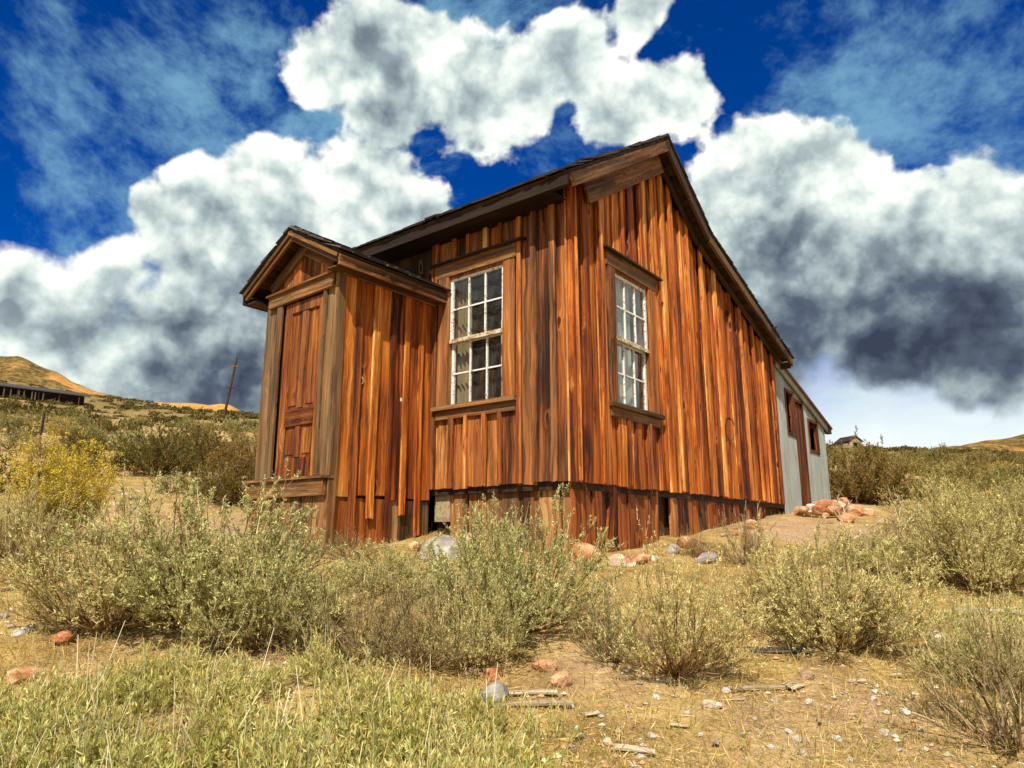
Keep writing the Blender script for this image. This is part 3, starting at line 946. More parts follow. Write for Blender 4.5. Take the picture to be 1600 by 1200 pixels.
# rake boards, front slope: bargeboard at the outer edge, wide frieze on the wall
def along(pa, pb, x0, x1, t0, t1, name, mat, ya=None, yb=None):
    d = Vector((pb[0] - pa[0], pb[1] - pa[1]))
    sg = 1 if d.x > 0 else -1
    o = MB().box(x0, x1, 0.0, d.length, -t1, -t0).build(name, mat, roof)
    o.location = (0, pa[0], pa[1])
    o.rotation_euler = (math.atan2(d.y, d.x), 0, 0)
    return o
along((E0[0] - 0.01, E0[1] - 0.006), P0, XR - 0.045, XR, 0.037, 0.165, 'bargeboard', M['rake'])
along((0.02, roof_z(0.02)), (1.82, roof_z(1.82)), 0.093, 0.119, 0.13, 0.39, 'frieze_board', M['rake'])
along((E0[0], E0[1]), (1.86, roof_z(1.86)), 0.0, XR - 0.046, 0.125, 0.15, 'soffit_board', M['trim_y'])
along(P0, K0, XR - 0.04, XR, 0.037, 0.15, 'bargeboard', M['trim_y'])
along((K0[0], K0[1]), T0, XR - 0.042, XR - 0.002, 0.037, 0.145, 'bargeboard', M['trim_y'])
along((1.90, roof_z(1.90)), K0, 0.094, 0.117, 0.10, 0.22, 'frieze_board', M['trim_y'])
along(K0, (6.22, roof_z(6.22)), 0.093, 0.116, 0.10, 0.20, 'frieze_board', M['trim_y'])
# eave boards
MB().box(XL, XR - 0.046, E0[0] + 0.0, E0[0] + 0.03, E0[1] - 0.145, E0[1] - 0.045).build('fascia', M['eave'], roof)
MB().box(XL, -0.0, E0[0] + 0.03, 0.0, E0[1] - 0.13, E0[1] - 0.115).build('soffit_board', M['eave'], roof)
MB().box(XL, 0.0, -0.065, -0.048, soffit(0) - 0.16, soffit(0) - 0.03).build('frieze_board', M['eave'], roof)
MB().box(XL, XR - 0.05, T0[0] - 0.03, T0[0], T0[1] - 0.16, T0[1] - 0.05).build('fascia', M['dark_x'], roof)
def unit(a, b, s=1):
    d = Vector((0, b[0] - a[0], b[1] - a[1]))
    return d.length, d.normalized()
l, u = unit(E0, P0)
shingle_roof(roof, (XL, E0[0], E0[1]), (1, 0, 0), u, XR - XL, l, lambda i, n, s, le: i < 2 or s > le - 0.2, 1)
l, u = unit(K0, P0)
shingle_roof(roof, (XR, K0[0], K0[1]), (-1, 0, 0), u, XR - XL, l, lambda i, n, s, le: s < 0.02, 2)
l, u = unit(T0, K0)
shingle_roof(roof, (XR, T0[0], T0[1]), (-1, 0, 0), u, XR - XL, l, lambda i, n, s, le: s < 0.02 or i < 1, 3)
# ridge boards
MB().hexa([(XL, P0[0] - 0.11, P0[1] - 0.042), (XR + 0.01, P0[0] - 0.11, P0[1] - 0.042), (XR + 0.01, P0[0], P0[1] + 0.03), (XL, P0[0], P0[1] + 0.03), (XL, P0[0] - 0.11, P0[1] - 0.022), (XR + 0.01, P0[0] - 0.11, P0[1] - 0.022), (XR + 0.01, P0[0], P0[1] + 0.05), (XL, P0[0], P0[1] + 0.05)]).build('ridge_board', M['dark_x'], roof)
# a few lifted shakes near the rear eave
for (y, rot) in ((5.55, 0.35), (5.9, -0.2), (6.2, 0.25)):
    o = link('shingle', SH[1], roof)
    l, u = unit(K0, T0)
    o.location = (XR - 0.02, y, roof_z(y) + 0.02)
    o.rotation_euler = (-0.15, 0.25, R(180) + rot)
    o.scale = (0.10, 0.8, 1)

# --- porch
PX0, PX1, PY = -3.08, -1.85, -1.35           # left, right, front
PZ = 0.56                                     # underside of its siding
PR = [(-3.29, 2.81), (-2.45, 3.345), (-1.61, 2.885)]   # roof top across the front (x, z)
PF = -1.56                                    # front edge of the roof
def proof_z(x):
    return float(np.interp(x, [p[0] for p in PR], [p[1] for p in PR]))
side = MB().box(PX1 - 0.08, PX1, PY + 0.09, -0.03, -0.05, proof_z(PX1) - 0.13).build('porch_wall', M['backing'], cabin)
pn = [0.0, 0.215, 0.44, 0.66, 0.86, 1.08, 1.29]
for a, b in zip(pn[:-1], pn[1:]):
    zb = PZ + rng.uniform(-0.02, 0.02)
    plank(side, M['plank'], R(90), (PX1, PY + 0.02 + (a + b) / 2, zb), b - a - 0.016, proof_z(PX1) - 0.15 - zb, th=0.024 + rng.uniform(0, 0.008), segs=5)
for k, a in enumerate(pn[1:-1]):
    zb = (0.14, 0.36, 0.18, 0.40, 0.2)[k]
    plank(side, M['plank'], R(90), (PX1 + 0.032, PY + 0.02 + a, zb), rng.uniform(0.06, 0.10), proof_z(PX1) - 0.16 - zb, th=0.02, name='batten', segs=5, lean=rng.uniform(-0.006, 0.006))
for a, b in zip(pn[:-1], pn[1:]):
    g = ground_local(PX1, PY + a)
    plank(side, M['skirt_red'] if a < 0.5 else M['skirt'], R(90), (PX1 - 0.012, PY + 0.02 + (a + b) / 2, g - 0.06), b - a - 0.012, PZ + 0.05 - g, th=0.022, rag=0.03)
plank(side, M['trim'], R(90), (PX1 + 0.0, PY - 0.012, 0.09), 0.10, proof_z(PX1) - 0.17 - 0.09, th=0.05, name='corner_board', segs=5)
# round hole with a pale worn rim, and a small patch of tin
hole = MB()
n0 = 20
for k, (rr, xx) in enumerate(((0.034, 0.0), (0.034, 0.040), (0.024, 0.040), (0.024, 0.004), (0.0, 0.004))):
    for i in range(n0):
        t = 2 * math.pi * i / n0
        hole.v.append((xx, rr * math.cos(t), rr * math.sin(t)))
for k in range(4):
    for i in range(n0):
        j = (i + 1) % n0
        hole.f.append((k * n0 + i, k * n0 + j, (k + 1) * n0 + j, (k + 1) * n0 + i))
me = hole.mesh('round_hole', M['bleached'])
dark = new_mat('deep_black')
principled(dark[1], dark[2], (0.004, 0.003, 0.003), 0.9)
me.materials.append(dark[0])
for p in me.polygons:
    c = p.center
    if math.hypot(c.y, c.z) < 0.026: p.material_index = 1
ho = link('round_hole', me, side)
ho.location = (PX1, -1.08, 1.71)
ho.scale = (1, 1.25, 1.25)
MB().box(0, 0.0335, -0.012, 0.012, -0.018, 0.018).build('tin_patch', paint_mat('white_enamel', (0.8, 0.8, 0.78), (0.3, 0.25, 0.2), 0.1), side).location = (PX1, -0.52, 1.60)
# far side of the porch
ps2 = MB().box(PX0, PX0 + 0.08, PY + 0.09, -0.03, -0.1, proof_z(PX0) - 0.13).build('porch_wall', M['backing'], cabin)
for k in range(6):
    plank(ps2, M['plank'], R(-90), (PX0, PY + 0.13 + k * 0.22, 0.05), 0.215, proof_z(PX0) - 0.2, th=0.022)
# front of the porch: sheathing, casings, header, gable boards, step
pf = MB().box(PX0, -2.72, PY, PY + 0.09, -0.05, 2.62).box(-2.03, PX1, PY, PY + 0.09, -0.05, 2.62).box(-2.72, -2.03, PY, PY + 0.09, 2.61, 2.70).box(-2.72, -2.03, PY, PY + 0.09, -0.05, 0.74)
pf.v += [(PX0, PY, 2.62), (PX1, PY, 2.62), (-2.45, PY, 3.16), (PX0, PY + 0.09, 2.62), (PX1, PY + 0.09, 2.62), (-2.45, PY + 0.09, 3.16)]
n1 = len(pf.v) - 6
pf.f += [(n1, n1 + 1, n1 + 2), (n1 + 5, n1 + 4, n1 + 3), (n1, n1 + 3, n1 + 4, n1 + 1), (n1 + 1, n1 + 4, n1 + 5, n1 + 2), (n1 + 2, n1 + 5, n1 + 3, n1)]
pfront = pf.build('porch_front', M['backing'], cabin)
plank(pfront, M['trim'], 0, (-1.925, PY - 0.002, 0.75), 0.17, 1.95, th=0.03, name='casing', segs=5)
plank(pfront, M['trim'], 0, (-2.03, PY - 0.034, 0.75), 0.05, 1.92, th=0.025, name='door_stop', segs=5)
plank(pfront, M['trim'], 0, (-2.955, PY - 0.002, 0.75), 0.25, 1.88, th=0.03, name='casing', segs=5)
plank(pfront, M['trim'], 0, (-2.80, PY - 0.034, 0.75), 0.085, 1.86, th=0.03, name='casing', segs=5)
hd = MB().hexa([(-2.99, PY - 0.075, 2.60), (-1.87, PY - 0.075, 2.63), (-1.87, PY - 0.033, 2.63), (-2.99, PY - 0.033, 2.60), (-2.99, PY - 0.075, 2.72), (-1.87, PY - 0.075, 2.755), (-1.87, PY - 0.033, 2.755), (-2.99, PY - 0.033, 2.72)]).build('header', M['trim_x'], pfront)
MB().hexa([(-3.01, PY - 0.105, 2.725), (-1.85, PY - 0.105, 2.76), (-1.85, PY - 0.02, 2.76), (-3.01, PY - 0.02, 2.725), (-3.01, PY - 0.105, 2.745), (-1.85, PY - 0.105, 2.78), (-1.85, PY - 0.02, 2.79), (-3.01, PY - 0.02, 2.755)]).build('drip_cap', M['trim_x'], pfront)
for k in range(7):
    a = -2.96 + k * 0.155
    b = a + 0.15
    za, zb = proof_z(a) - 0.16, proof_z(b) - 0.16
    if a < -2.45 < b: zb = za = proof_z(-2.45) - 0.2
    z0 = 2.76
    if max(za, zb) - z0 < 0.05: continue
    plank(pfront, M['plank_front'], 0, ((a + b) / 2, PY, z0), 0.148, max(0.02, za - z0), max(0.02, zb - z0), th=0.022)
MB().box(-3.12, -1.79, PY - 0.14, PY - 0.01, 0.72, 0.745).build('step', M['trim_x'], pfront)
MB().box(-3.10, -1.81, PY - 0.115, PY - 0.075, 0.56, 0.716).build('step_riser', M['trim_x'], pfront)
for a in np.arange(-3.06, -1.9, 0.175):
    g = ground_local(a, PY)
    plank(pfront, M['skirt'], 0, (a + 0.087, PY - 0.05, g - 0.06), 0.165, 0.70 - g + 0.05, th=0.022, rag=0.03)
# door
door = MB().box(-2.715, -2.035, PY - 0.012, PY + 0.022, 0.755, 2.60).build('door', M['door'], cabin)
def dbox(x0, x1, z0, z1, y0, name, mat):
    cx, cz = (x0 + x1) / 2, (z0 + z1) / 2
    b = MB()
    bv = 0.006
    b.hexa([(x0 - cx, PY - 0.0125, z0 - cz), (x1 - cx, PY - 0.0125, z0 - cz), (x1 - cx, PY - 0.0125, z1 - cz), (x0 - cx, PY - 0.0125, z1 - cz), (x0 - cx + bv, y0, z0 - cz + bv), (x1 - cx - bv, y0, z0 - cz + bv), (x1 - cx - bv, y0, z1 - cz - bv), (x0 - cx + bv, y0, z1 - cz - bv)])
    o = b.build(name, mat, door)
    o.location = (cx, 0, cz)
    return o
yf = PY - 0.032
dbox(-2.715, -2.615, 0.755, 2.60, yf, 'stile', M['door'])
dbox(-2.135, -2.035, 0.755, 2.60, yf, 'stile', M['door'])
dbox(-2.42, -2.33, 0.95, 1.27, yf, 'stile', M['door'])
dbox(-2.42, -2.33, 1.45, 2.48, yf, 'stile', M['door'])
dbox(-2.613, -2.137, 2.48, 2.60, yf, 'rail', M['door'])
dbox(-2.613, -2.137, 1.27, 1.45, yf, 'rail', M['door_x'])
dbox(-2.613, -2.137, 0.755, 0.95, yf, 'rail', M['door'])
for xa in (-2.613, -2.328):
    for za, zb in ((0.952, 1.268), (1.452, 2.478)):
        dbox(xa + 0.03, xa + 0.161, za + 0.03, zb - 0.03, PY - 0.022, 'panel', M['door'])
# porch roof
pr = MB()
def pslope(pa, pb, t0, t1):
    d = Vector((pb[0] - pa[0], pb[1] - pa[1])).normalized()
    nn = Vector((-d.y, d.x))
    if nn.y < 0: nn = -nn
    return [(pa[0] - nn.x * t1, pa[1] - nn.y * t1), (pb[0] - nn.x * t1, pb[1] - nn.y * t1), (pb[0] - nn.x * t0, pb[1] - nn.y * t0), (pa[0] - nn.x * t0, pa[1] - nn.y * t0)]
def prism_y(b, pts, y0, y1):
    n, k = len(b.v), len(pts)
    b.v += [(x, y0, z) for x, z in pts] + [(x, y1, z) for x, z in pts]
    b.f += [tuple(range(n + k - 1, n - 1, -1)), tuple(range(n + k, n + 2 * k))]
    b.f += [(n + i, n + (i + 1) % k, n + k + (i + 1) % k, n + k + i) for i in range(k)]
    return b
for pa, pb in ((PR[0], PR[1]), (PR[1], PR[2])):
    prism_y(pr, pslope(pa, pb, 0.0, 0.03), PF + 0.01, -0.035)
proof = pr.build('porch_roof', M['trim_y'], cabin)
def pboard(pa, pb, t0, t1, y0, y1, name, mat):
    d = Vector((pb[0] - pa[0], pb[1] - pa[1]))
    o = MB().box(0.0, d.length, y0, y1, -t1, -t0).build(name, mat, proof)
    o.location = (pa[0], 0, pa[1])
    o.rotation_euler = (0, -math.atan2(d.y, d.x), 0)
    return o
for k, (pa, pb) in enumerate(((PR[0], PR[1]), (PR[1], PR[2]))):
    pboard(pa, pb, 0.031, 0.115, PF + 0.002 * k, PF + 0.03, 'bargeboard', M['rake_x'])
    pboard(pa, pb, 0.031, 0.07, PF - 0.022 - 0.002 * k, PF - 0.003, 'bargeboard', M['rake_x'])
pboard((-2.45, PR[1][1]), (-1.83, proof_z(-1.83)), 0.10, 0.21, PY - 0.06, PY - 0.032, 'frieze_board', M['rake_x'])
pboard((-3.07, proof_z(-3.07)), (-2.45, PR[1][1]), 0.10, 0.21, PY - 0.062, PY - 0.034, 'frieze_board', M['rake_x'])
MB().box(PR[2][0] - 0.03, PR[2][0], PF, -0.05, PR[2][1] - 0.135, PR[2][1] - 0.035).build('fascia', M['rake'], proof)
MB().box(PX1 + 0.055, PX1 + 0.075, PY - 0.03, -0.05, proof_z(PX1) - 0.27, proof_z(PX1) - 0.14).build('frieze_board', M['rake'], proof)
MB().box(PX1 - 0.0, PR[2][0] - 0.03, PF + 0.03, -0.05, PR[2][1] - 0.13, PR[2][1] - 0.115).build('soffit_board', M['trim_y'], proof)
MB().box(PR[0][0], PR[0][0] + 0.03, PF, -0.05, PR[0][1] - 0.135, PR[0][1] - 0.035).build('fascia', M['trim_y'], proof)
MB().box(PR[0][0] + 0.03, PX0, PF + 0.03, -0.05, PR[0][1] - 0.13, PR[0][1] - 0.115).build('soffit_board', M['trim_y'], proof)
d = Vector((PR[1][0] - PR[2][0], 0, PR[1][1] - PR[2][1]))
shingle_roof(proof, (PR[2][0], PF - 0.02, PR[2][1]), (0, 1, 0), d.normalized(), -PF - 0.03, d.length, lambda i, n, s, le: True, 5)
d = Vector((PR[1][0] - PR[0][0], 0, PR[1][1] - PR[0][1]))
shingle_roof(proof, (PR[0][0], -0.05, PR[0][1]), (0, -1, 0), d.normalized(), -PF - 0.03, d.length, lambda i, n, s, le: s > le - 0.4 or i < 1, 6)

# --- wire hoop hanging on the gable wall
hp = MB()
pts = []
for i in range(23):
    t = i / 22 * 1.75 * math.pi + 0.4
    pts.append(Vector((0.066 + 0.006 * math.sin(3 * t), 0.15 * math.cos(t) * 1.15, 0.16 * math.sin(t))))
for a, b in zip(pts[:-1], pts[1:]):
    hp.bar(a, b, 0.006, sides=5)
h = hp.build('wire_hoop', M['iron'])
h.matrix_world = Matrix.Translation((CORNER[0], CORNER[1], ZB)) @ Matrix.Rotation(HROT, 4, 'Z') @ Matrix.Translation((0.0, 3.85, 1.63))
tag(h, 'bent dark wire hoop hung on the gable wall', 'wire hoop')

# ------------------------------------------------------------------ sheet metal lean-to behind the cabin
SY0, SY1 = 6.22, 9.15
shed_base = W(0, SY0)
shed = empty('lean_to', (shed_base.x, shed_base.y, ZB), HROT)
tag(shed, 'grey sheet metal lean-to with dark openings at the back of the cabin', 'shed')
def sroof(y):                                 # local y from the start of the lean-to
    return 3.10 - y * 0.265
SL = SY1 - SY0
sw = MB()
DZ0, DZ1 = 0.62, 2.58
holes = [(0.48, 0.98, 1.88, 2.70), (0.98, 1.52, 0.50, 2.60), (1.76, 2.42, 1.70, 2.33)]
segs = [0.0, 0.48, 0.98, 1.52, 1.76, 2.42, SL]
for a, b in zip(segs[:-1], segs[1:]):
    hh = [h_ for h_ in holes if abs(h_[0] - a) < 0.01]
    ga = min(ground_local(0, SY0 + a), ground_local(0, SY0 + b)) - 0.2
    if hh:
        if hh[0][2] > 1: sw.prism_x([(a, ga), (b, ga), (b, hh[0][2]), (a, hh[0][2])], -0.08, -0.02)
        sw.prism_x([(a, hh[0][3]), (b, hh[0][3]), (b, sroof(b) - 0.04), (a, sroof(a) - 0.04)], -0.08, -0.02)
    else:
        sw.prism_x([(a, ga), (b, ga), (b, sroof(b) - 0.04), (a, sroof(a) - 0.04)], -0.08, -0.02)
swall = sw.build('wall', M['backing'], shed)
def sheet(ya, yb, z0, za, zb, off):
    """a metal sheet with shallow ribs"""
    n = max(4, int((yb - ya) / 0.035))
    v, f = [], []
    for k in range(n + 1):
        y = ya + (yb - ya) * k / n
        zt_ = za + (zb - za) * k / n
        dx = off + 0.004 * math.cos(k * math.pi)
        zj = rng.uniform(-0.01, 0.01)
        v += [(dx, y, z0 + zj), (dx, y, zt_), (dx - 0.003, y, z0 + zj), (dx - 0.003, y, zt_)]
    for k in range(n):
        a = k * 4
        f += [(a, a + 4, a + 5, a + 1), (a + 2, a + 3, a + 7, a + 6), (a + 1, a + 5, a + 7, a + 3), (a, a + 2, a + 6, a + 4)]
    f += [(0, 1, 3, 2), (n * 4, n * 4 + 2, n * 4 + 3, n * 4 + 1)]
    b = MB()
    b.v, b.f = v, f
    return b.build('metal_sheet', M['tin'], shed)
for a, b in zip(segs[:-1], segs[1:]):
    hh = [h_ for h_ in holes if abs(h_[0] - a) < 0.01]
    g = ground_local(0, SY0 + (a + b) / 2) - 0.02
    if hh:
        if hh[0][2] > 1: sheet(a, b, g, hh[0][2], hh[0][2], -0.010)
        sheet(a, b, hh[0][3], sroof(a) - 0.03, sroof(b) - 0.03, -0.012)
    else:
        sheet(a - 0.01, b + 0.01, g, sroof(a) - 0.03, sroof(b) - 0.03, -0.004)
for (a, b, z0, z1) in holes:
    fr = MB()
    t = 0.05
    fr.box(-0.07, 0.008, a, a + t, z0, z1).box(-0.07, 0.008, b - t, b, z0, z1).box(-0.07, 0.006, a + t, b - t, z1 - t, z1)
    if z0 > 1: fr.box(-0.07, 0.006, a + t, b - t, z0, z0 + t)
    fr.build('door_frame' if z0 < 1 else 'window_frame', M['shed_wood'], shed)
for k in range(4):
    y0 = 1.03 + k * 0.11
    plank(shed, M['shed_wood'], R(90), (-0.05, y0 + 0.055, ground_local(0, SY0 + 1.2) + 0.02), 0.105, 2.52 - ground_local(0, SY0 + 1.2) - 0.02, th=0.02, name='door_board')
dk = MB().prism_x([(-0.05, sroof(-0.05) + 0.03), (SL + 0.22, sroof(SL + 0.22) + 0.03), (SL + 0.22, sroof(SL + 0.22) - 0.0), (-0.05, sroof(-0.05) - 0.0)], -LEN, 0.10).build('roof', M['rusty'], shed)
MB().prism_x([(0.0, sroof(0.0) - 0.002), (SL + 0.05, sroof(SL + 0.05) - 0.002), (SL + 0.05, sroof(SL + 0.05) - 0.10), (0.0, sroof(0) - 0.10)], 0.02, 0.05).build('bargeboard', M['tin'], shed)
for x in (-0.03, -1.2, -2.4, -3.6):
    MB().prism_x([(SL - 0.05, sroof(SL) + 0.0), (SL + 0.48, sroof(SL) - 0.02), (SL + 0.50, sroof(SL) - 0.11), (SL - 0.05, sroof(SL) - 0.12)], x - 0.05, x + 0.04).build('rafter_tail', M['trim_y'], shed)
MB().box(-LEN, -0.08, SL - 0.06, SL, 0.2, sroof(SL) - 0.04).build('rear_wall', M['backing'], shed)
MB().prism_x([(0, 0.2), (SL - 0.06, 0.2), (SL - 0.06, sroof(SL) - 0.04), (0, sroof(0) - 0.04)], -LEN, -LEN + 0.06).build('side_wall', M['backing'], shed)

# ------------------------------------------------------------------ distant things
def long_building():
    A, B = Vector((-98.5, 112.0, 0)), Vector((-81.4, 130.0, 0))
    z0 = 24.6
    root = empty('long_building', (A.x, A.y, z0), math.atan2(B.y - A.y, B.x - A.x))
    tag(root, 'long dark timber building with a shake roof on the scrub slope', 'building')
    L = (B - A).length
    depth, hw, hr = 6.0, 2.3, 3.4
    wl = MB().box(0.2, L - 0.2, 0.12, depth - 0.2, -1.5, hw).build('wall', M['far_log'], root)
    for k in range(9):
        MB().bar((0.1, 0.1, 0.05 + k * 0.27), (L - 0.1, 0.1, 0.05 + k * 0.27), 0.13, sides=7).build('log', M['far_log'], wl)
        MB().bar((L - 0.2, 0.0, 0.05 + k * 0.27), (L - 0.2, depth - 0.2, 0.05 + k * 0.27), 0.13, sides=7).build('log', M['far_log'], wl)
    rf = MB().hexa([(-0.4, -1.2, hw - 0.1), (L + 0.6, -1.2, hw - 0.1), (L + 0.6, depth / 2, hr), (-0.4, depth / 2, hr), (-0.4, -1.2, hw + 0.08), (L + 0.6, -1.2, hw + 0.08), (L + 0.6, depth / 2, hr + 0.15), (-0.4, depth / 2, hr + 0.15)])
    rf.hexa([(-0.4, depth / 2, hr), (L + 0.6, depth / 2, hr), (L + 0.6, depth + 0.4, hw), (-0.4, depth + 0.4, hw), (-0.4, depth / 2, hr + 0.15), (L + 0.6, depth / 2, hr + 0.15), (L + 0.6, depth + 0.4, hw + 0.15), (-0.4, depth + 0.4, hw + 0.15)])
    rf = rf.build('roof', M['shingle'], root)
    for k, s in enumerate((0.46, 0.55, 0.63, 0.70)):
        x = L * s
        wn = MB().box(x - 0.55, x + 0.55, -0.10, 0.0, 0.75, 2.0).build('window', dark[0], root)
        for xa in (x - 0.72, x + 0.5):
            MB().box(xa, xa + 0.22, -0.16, -0.101, 0.6, 2.1).build('frame_board', M['rail'], wn)
    for k in range(6):
        x = L * (0.3 + k * 0.13)
        MB().bar((x, -1.0, -1.5), (x, -1.0, hw - 0.09), 0.09).build('porch_post', M['far_log'], root)
long_building()

def pole():
    b = ground_px(357, 660)
    b = Vector((-39.9, 95.0, tz(-39.9, 95.0)))
    root = empty('utility_pole', b)
    tag(root, 'leaning wooden utility pole with two crossarms on the ridge', 'utility pole')
    top = Vector((0.95, 0.3, 8.3))
    MB().bar((-0.05, 0, -0.5), top, 0.20, 0.13, 8).build('shaft', M['backing'], root)
    for f, w_ in ((0.85, 0.75), (0.48, 0.60)):
        c = top * f
        MB().box(-w_, w_, -0.20, -0.08, -0.07, 0.07).build('crossarm', M['backing'], root).location = c
        for s in (-1, 1):
            MB().bar((s * (w_ - 0.12), -0.14, 0.06), (s * (w_ - 0.12), -0.14, 0.30 if f > 0.6 else 0.2), 0.06, 0.045).build('insulator', M['iron'], root).location = c
    MB().bar(top - Vector((0, 0, 0.05)), top + Vector((0.02, 0, 0.35)), 0.06).build('insulator', M['iron'], root)
pole()

def far_cabin():
    x, y = 0.487 * 140, 140.0
    z = tz(x, y) - 0.2
    root = empty('small_cabin', (x, y, z), R(18))
    tag(root, 'tiny weathered gabled cabin on the ridge beyond the lean-to', 'cabin')
    w_, dd, hw, hr = 1.5, 1.8, 1.6, 2.6
    b = MB().box(-w_, w_, -dd, dd, -1, hw)
    b.v += [(-w_, -dd, hw), (w_, -dd, hw), (0, -dd, hr), (-w_, dd, hw), (w_, dd, hw), (0, dd, hr)]
    k = len(b.v) - 6
    b.f += [(k, k + 1, k + 2), (k + 5, k + 4, k + 3), (k, k + 2, k + 5, k + 3), (k + 1, k + 4, k + 5, k + 2)]
    b.build('wall', M['bleached'], root)
    for s in (-1, 1):
        MB().hexa([(s * (w_ + 0.35), -dd - 0.3, hw - 0.15), (0, -dd - 0.3, hr + 0.02), (0, dd + 0.3, hr + 0.02), (s * (w_ + 0.35), dd + 0.3, hw - 0.15), (s * (w_ + 0.35), -dd - 0.3, hw - 0.02), (0, -dd - 0.3, hr + 0.17), (0, dd + 0.3, hr + 0.17), (s * (w_ + 0.35), dd + 0.3, hw - 0.02)]).build('roof', M['dark_x'], root)
    MB().box(-0.6, 0.4, -dd - 0.03, -dd - 0.002, 0, 1.35).build('door', dark[0], root)
    MB().hexa([(-3.2, -dd, 1.1), (-w_, -dd, 1.5), (-w_, dd, 1.5), (-3.2, dd, 1.1), (-3.2, -dd, 1.2), (-w_, -dd, 1.6), (-w_, dd, 1.6), (-3.2, dd, 1.2)]).build('side_roof', M['dark_x'], root)
    MB().box(-3.0, -w_, -dd + 0.2, dd - 0.2, -1, 1.12).build('side_wall', M['bleached'], root)
far_cabin()

for k, (px, py, hh, lab) in enumerate(((62, 690, 1.0, 'thin grey fence post beside the yellow flowering brush'), (150, 688, 0.95, 'thin dark fence post up the slope between yellow brush and olive brush'), (305, 712, 0.85, 'thin dark fence post on the slope near the porch'))):
    q = ground_px(px, py)
    o = MB().bar((0, 0, -0.2), (0.02, 0, hh), 0.045, 0.038, 7).build('fence_post', M['backing'])
    o.location = q
    tag(o, lab, 'fence post', 'old fence posts on the slope')

# ------------------------------------------------------------------ vegetation
def strips(P0, P1, w0, w1, rs):
    """flat tapered strips from P0 to P1"""
    d = P1 - P0
    r = rs.normal(size=d.shape)
    s = np.cross(d, r)
    s /= np.linalg.norm(s, axis=1, keepdims=True) + 1e-9
    w0 = np.broadcast_to(np.asarray(w0, float).reshape(-1, 1), (len(d), 1)) * 0.5
    w1 = np.broadcast_to(np.asarray(w1, float).reshape(-1, 1), (len(d), 1)) * 0.5
    v = np.stack([P0 - s * w0, P0 + s * w0, P1 + s * w1, P1 - s * w1], 1).reshape(-1, 3)
    return v, np.arange(len(v)).reshape(-1, 4)

def diamonds(P, D, L, Wd, rs):
    """narrow leaves: four points each, rooted at P along D"""
    D = D / (np.linalg.norm(D, axis=1, keepdims=True) + 1e-9)
    s = np.cross(D, rs.normal(size=D.shape))
    s /= np.linalg.norm(s, axis=1, keepdims=True) + 1e-9
    L = L.reshape(-1, 1)
    Wd = Wd.reshape(-1, 1) * 0.5
    m = P + D * L * 0.55
    v = np.stack([P, m + s * Wd, P + D * L, m - s * Wd], 1).reshape(-1, 3)
    return v, np.arange(len(v)).reshape(-1, 4)

def tints(n, per, a, b, rs, dark=0.25):
    """one pigment per leaf between colours a and b"""
    t = rs.random((n, 1))
    c = np.array(a) * (1 - t) + np.array(b) * t
    c = c * (1 + rs.normal(size=(n, 1)) * dark * 0.5).clip(0.5, 1.6)
    return np.repeat(c, per, axis=0)

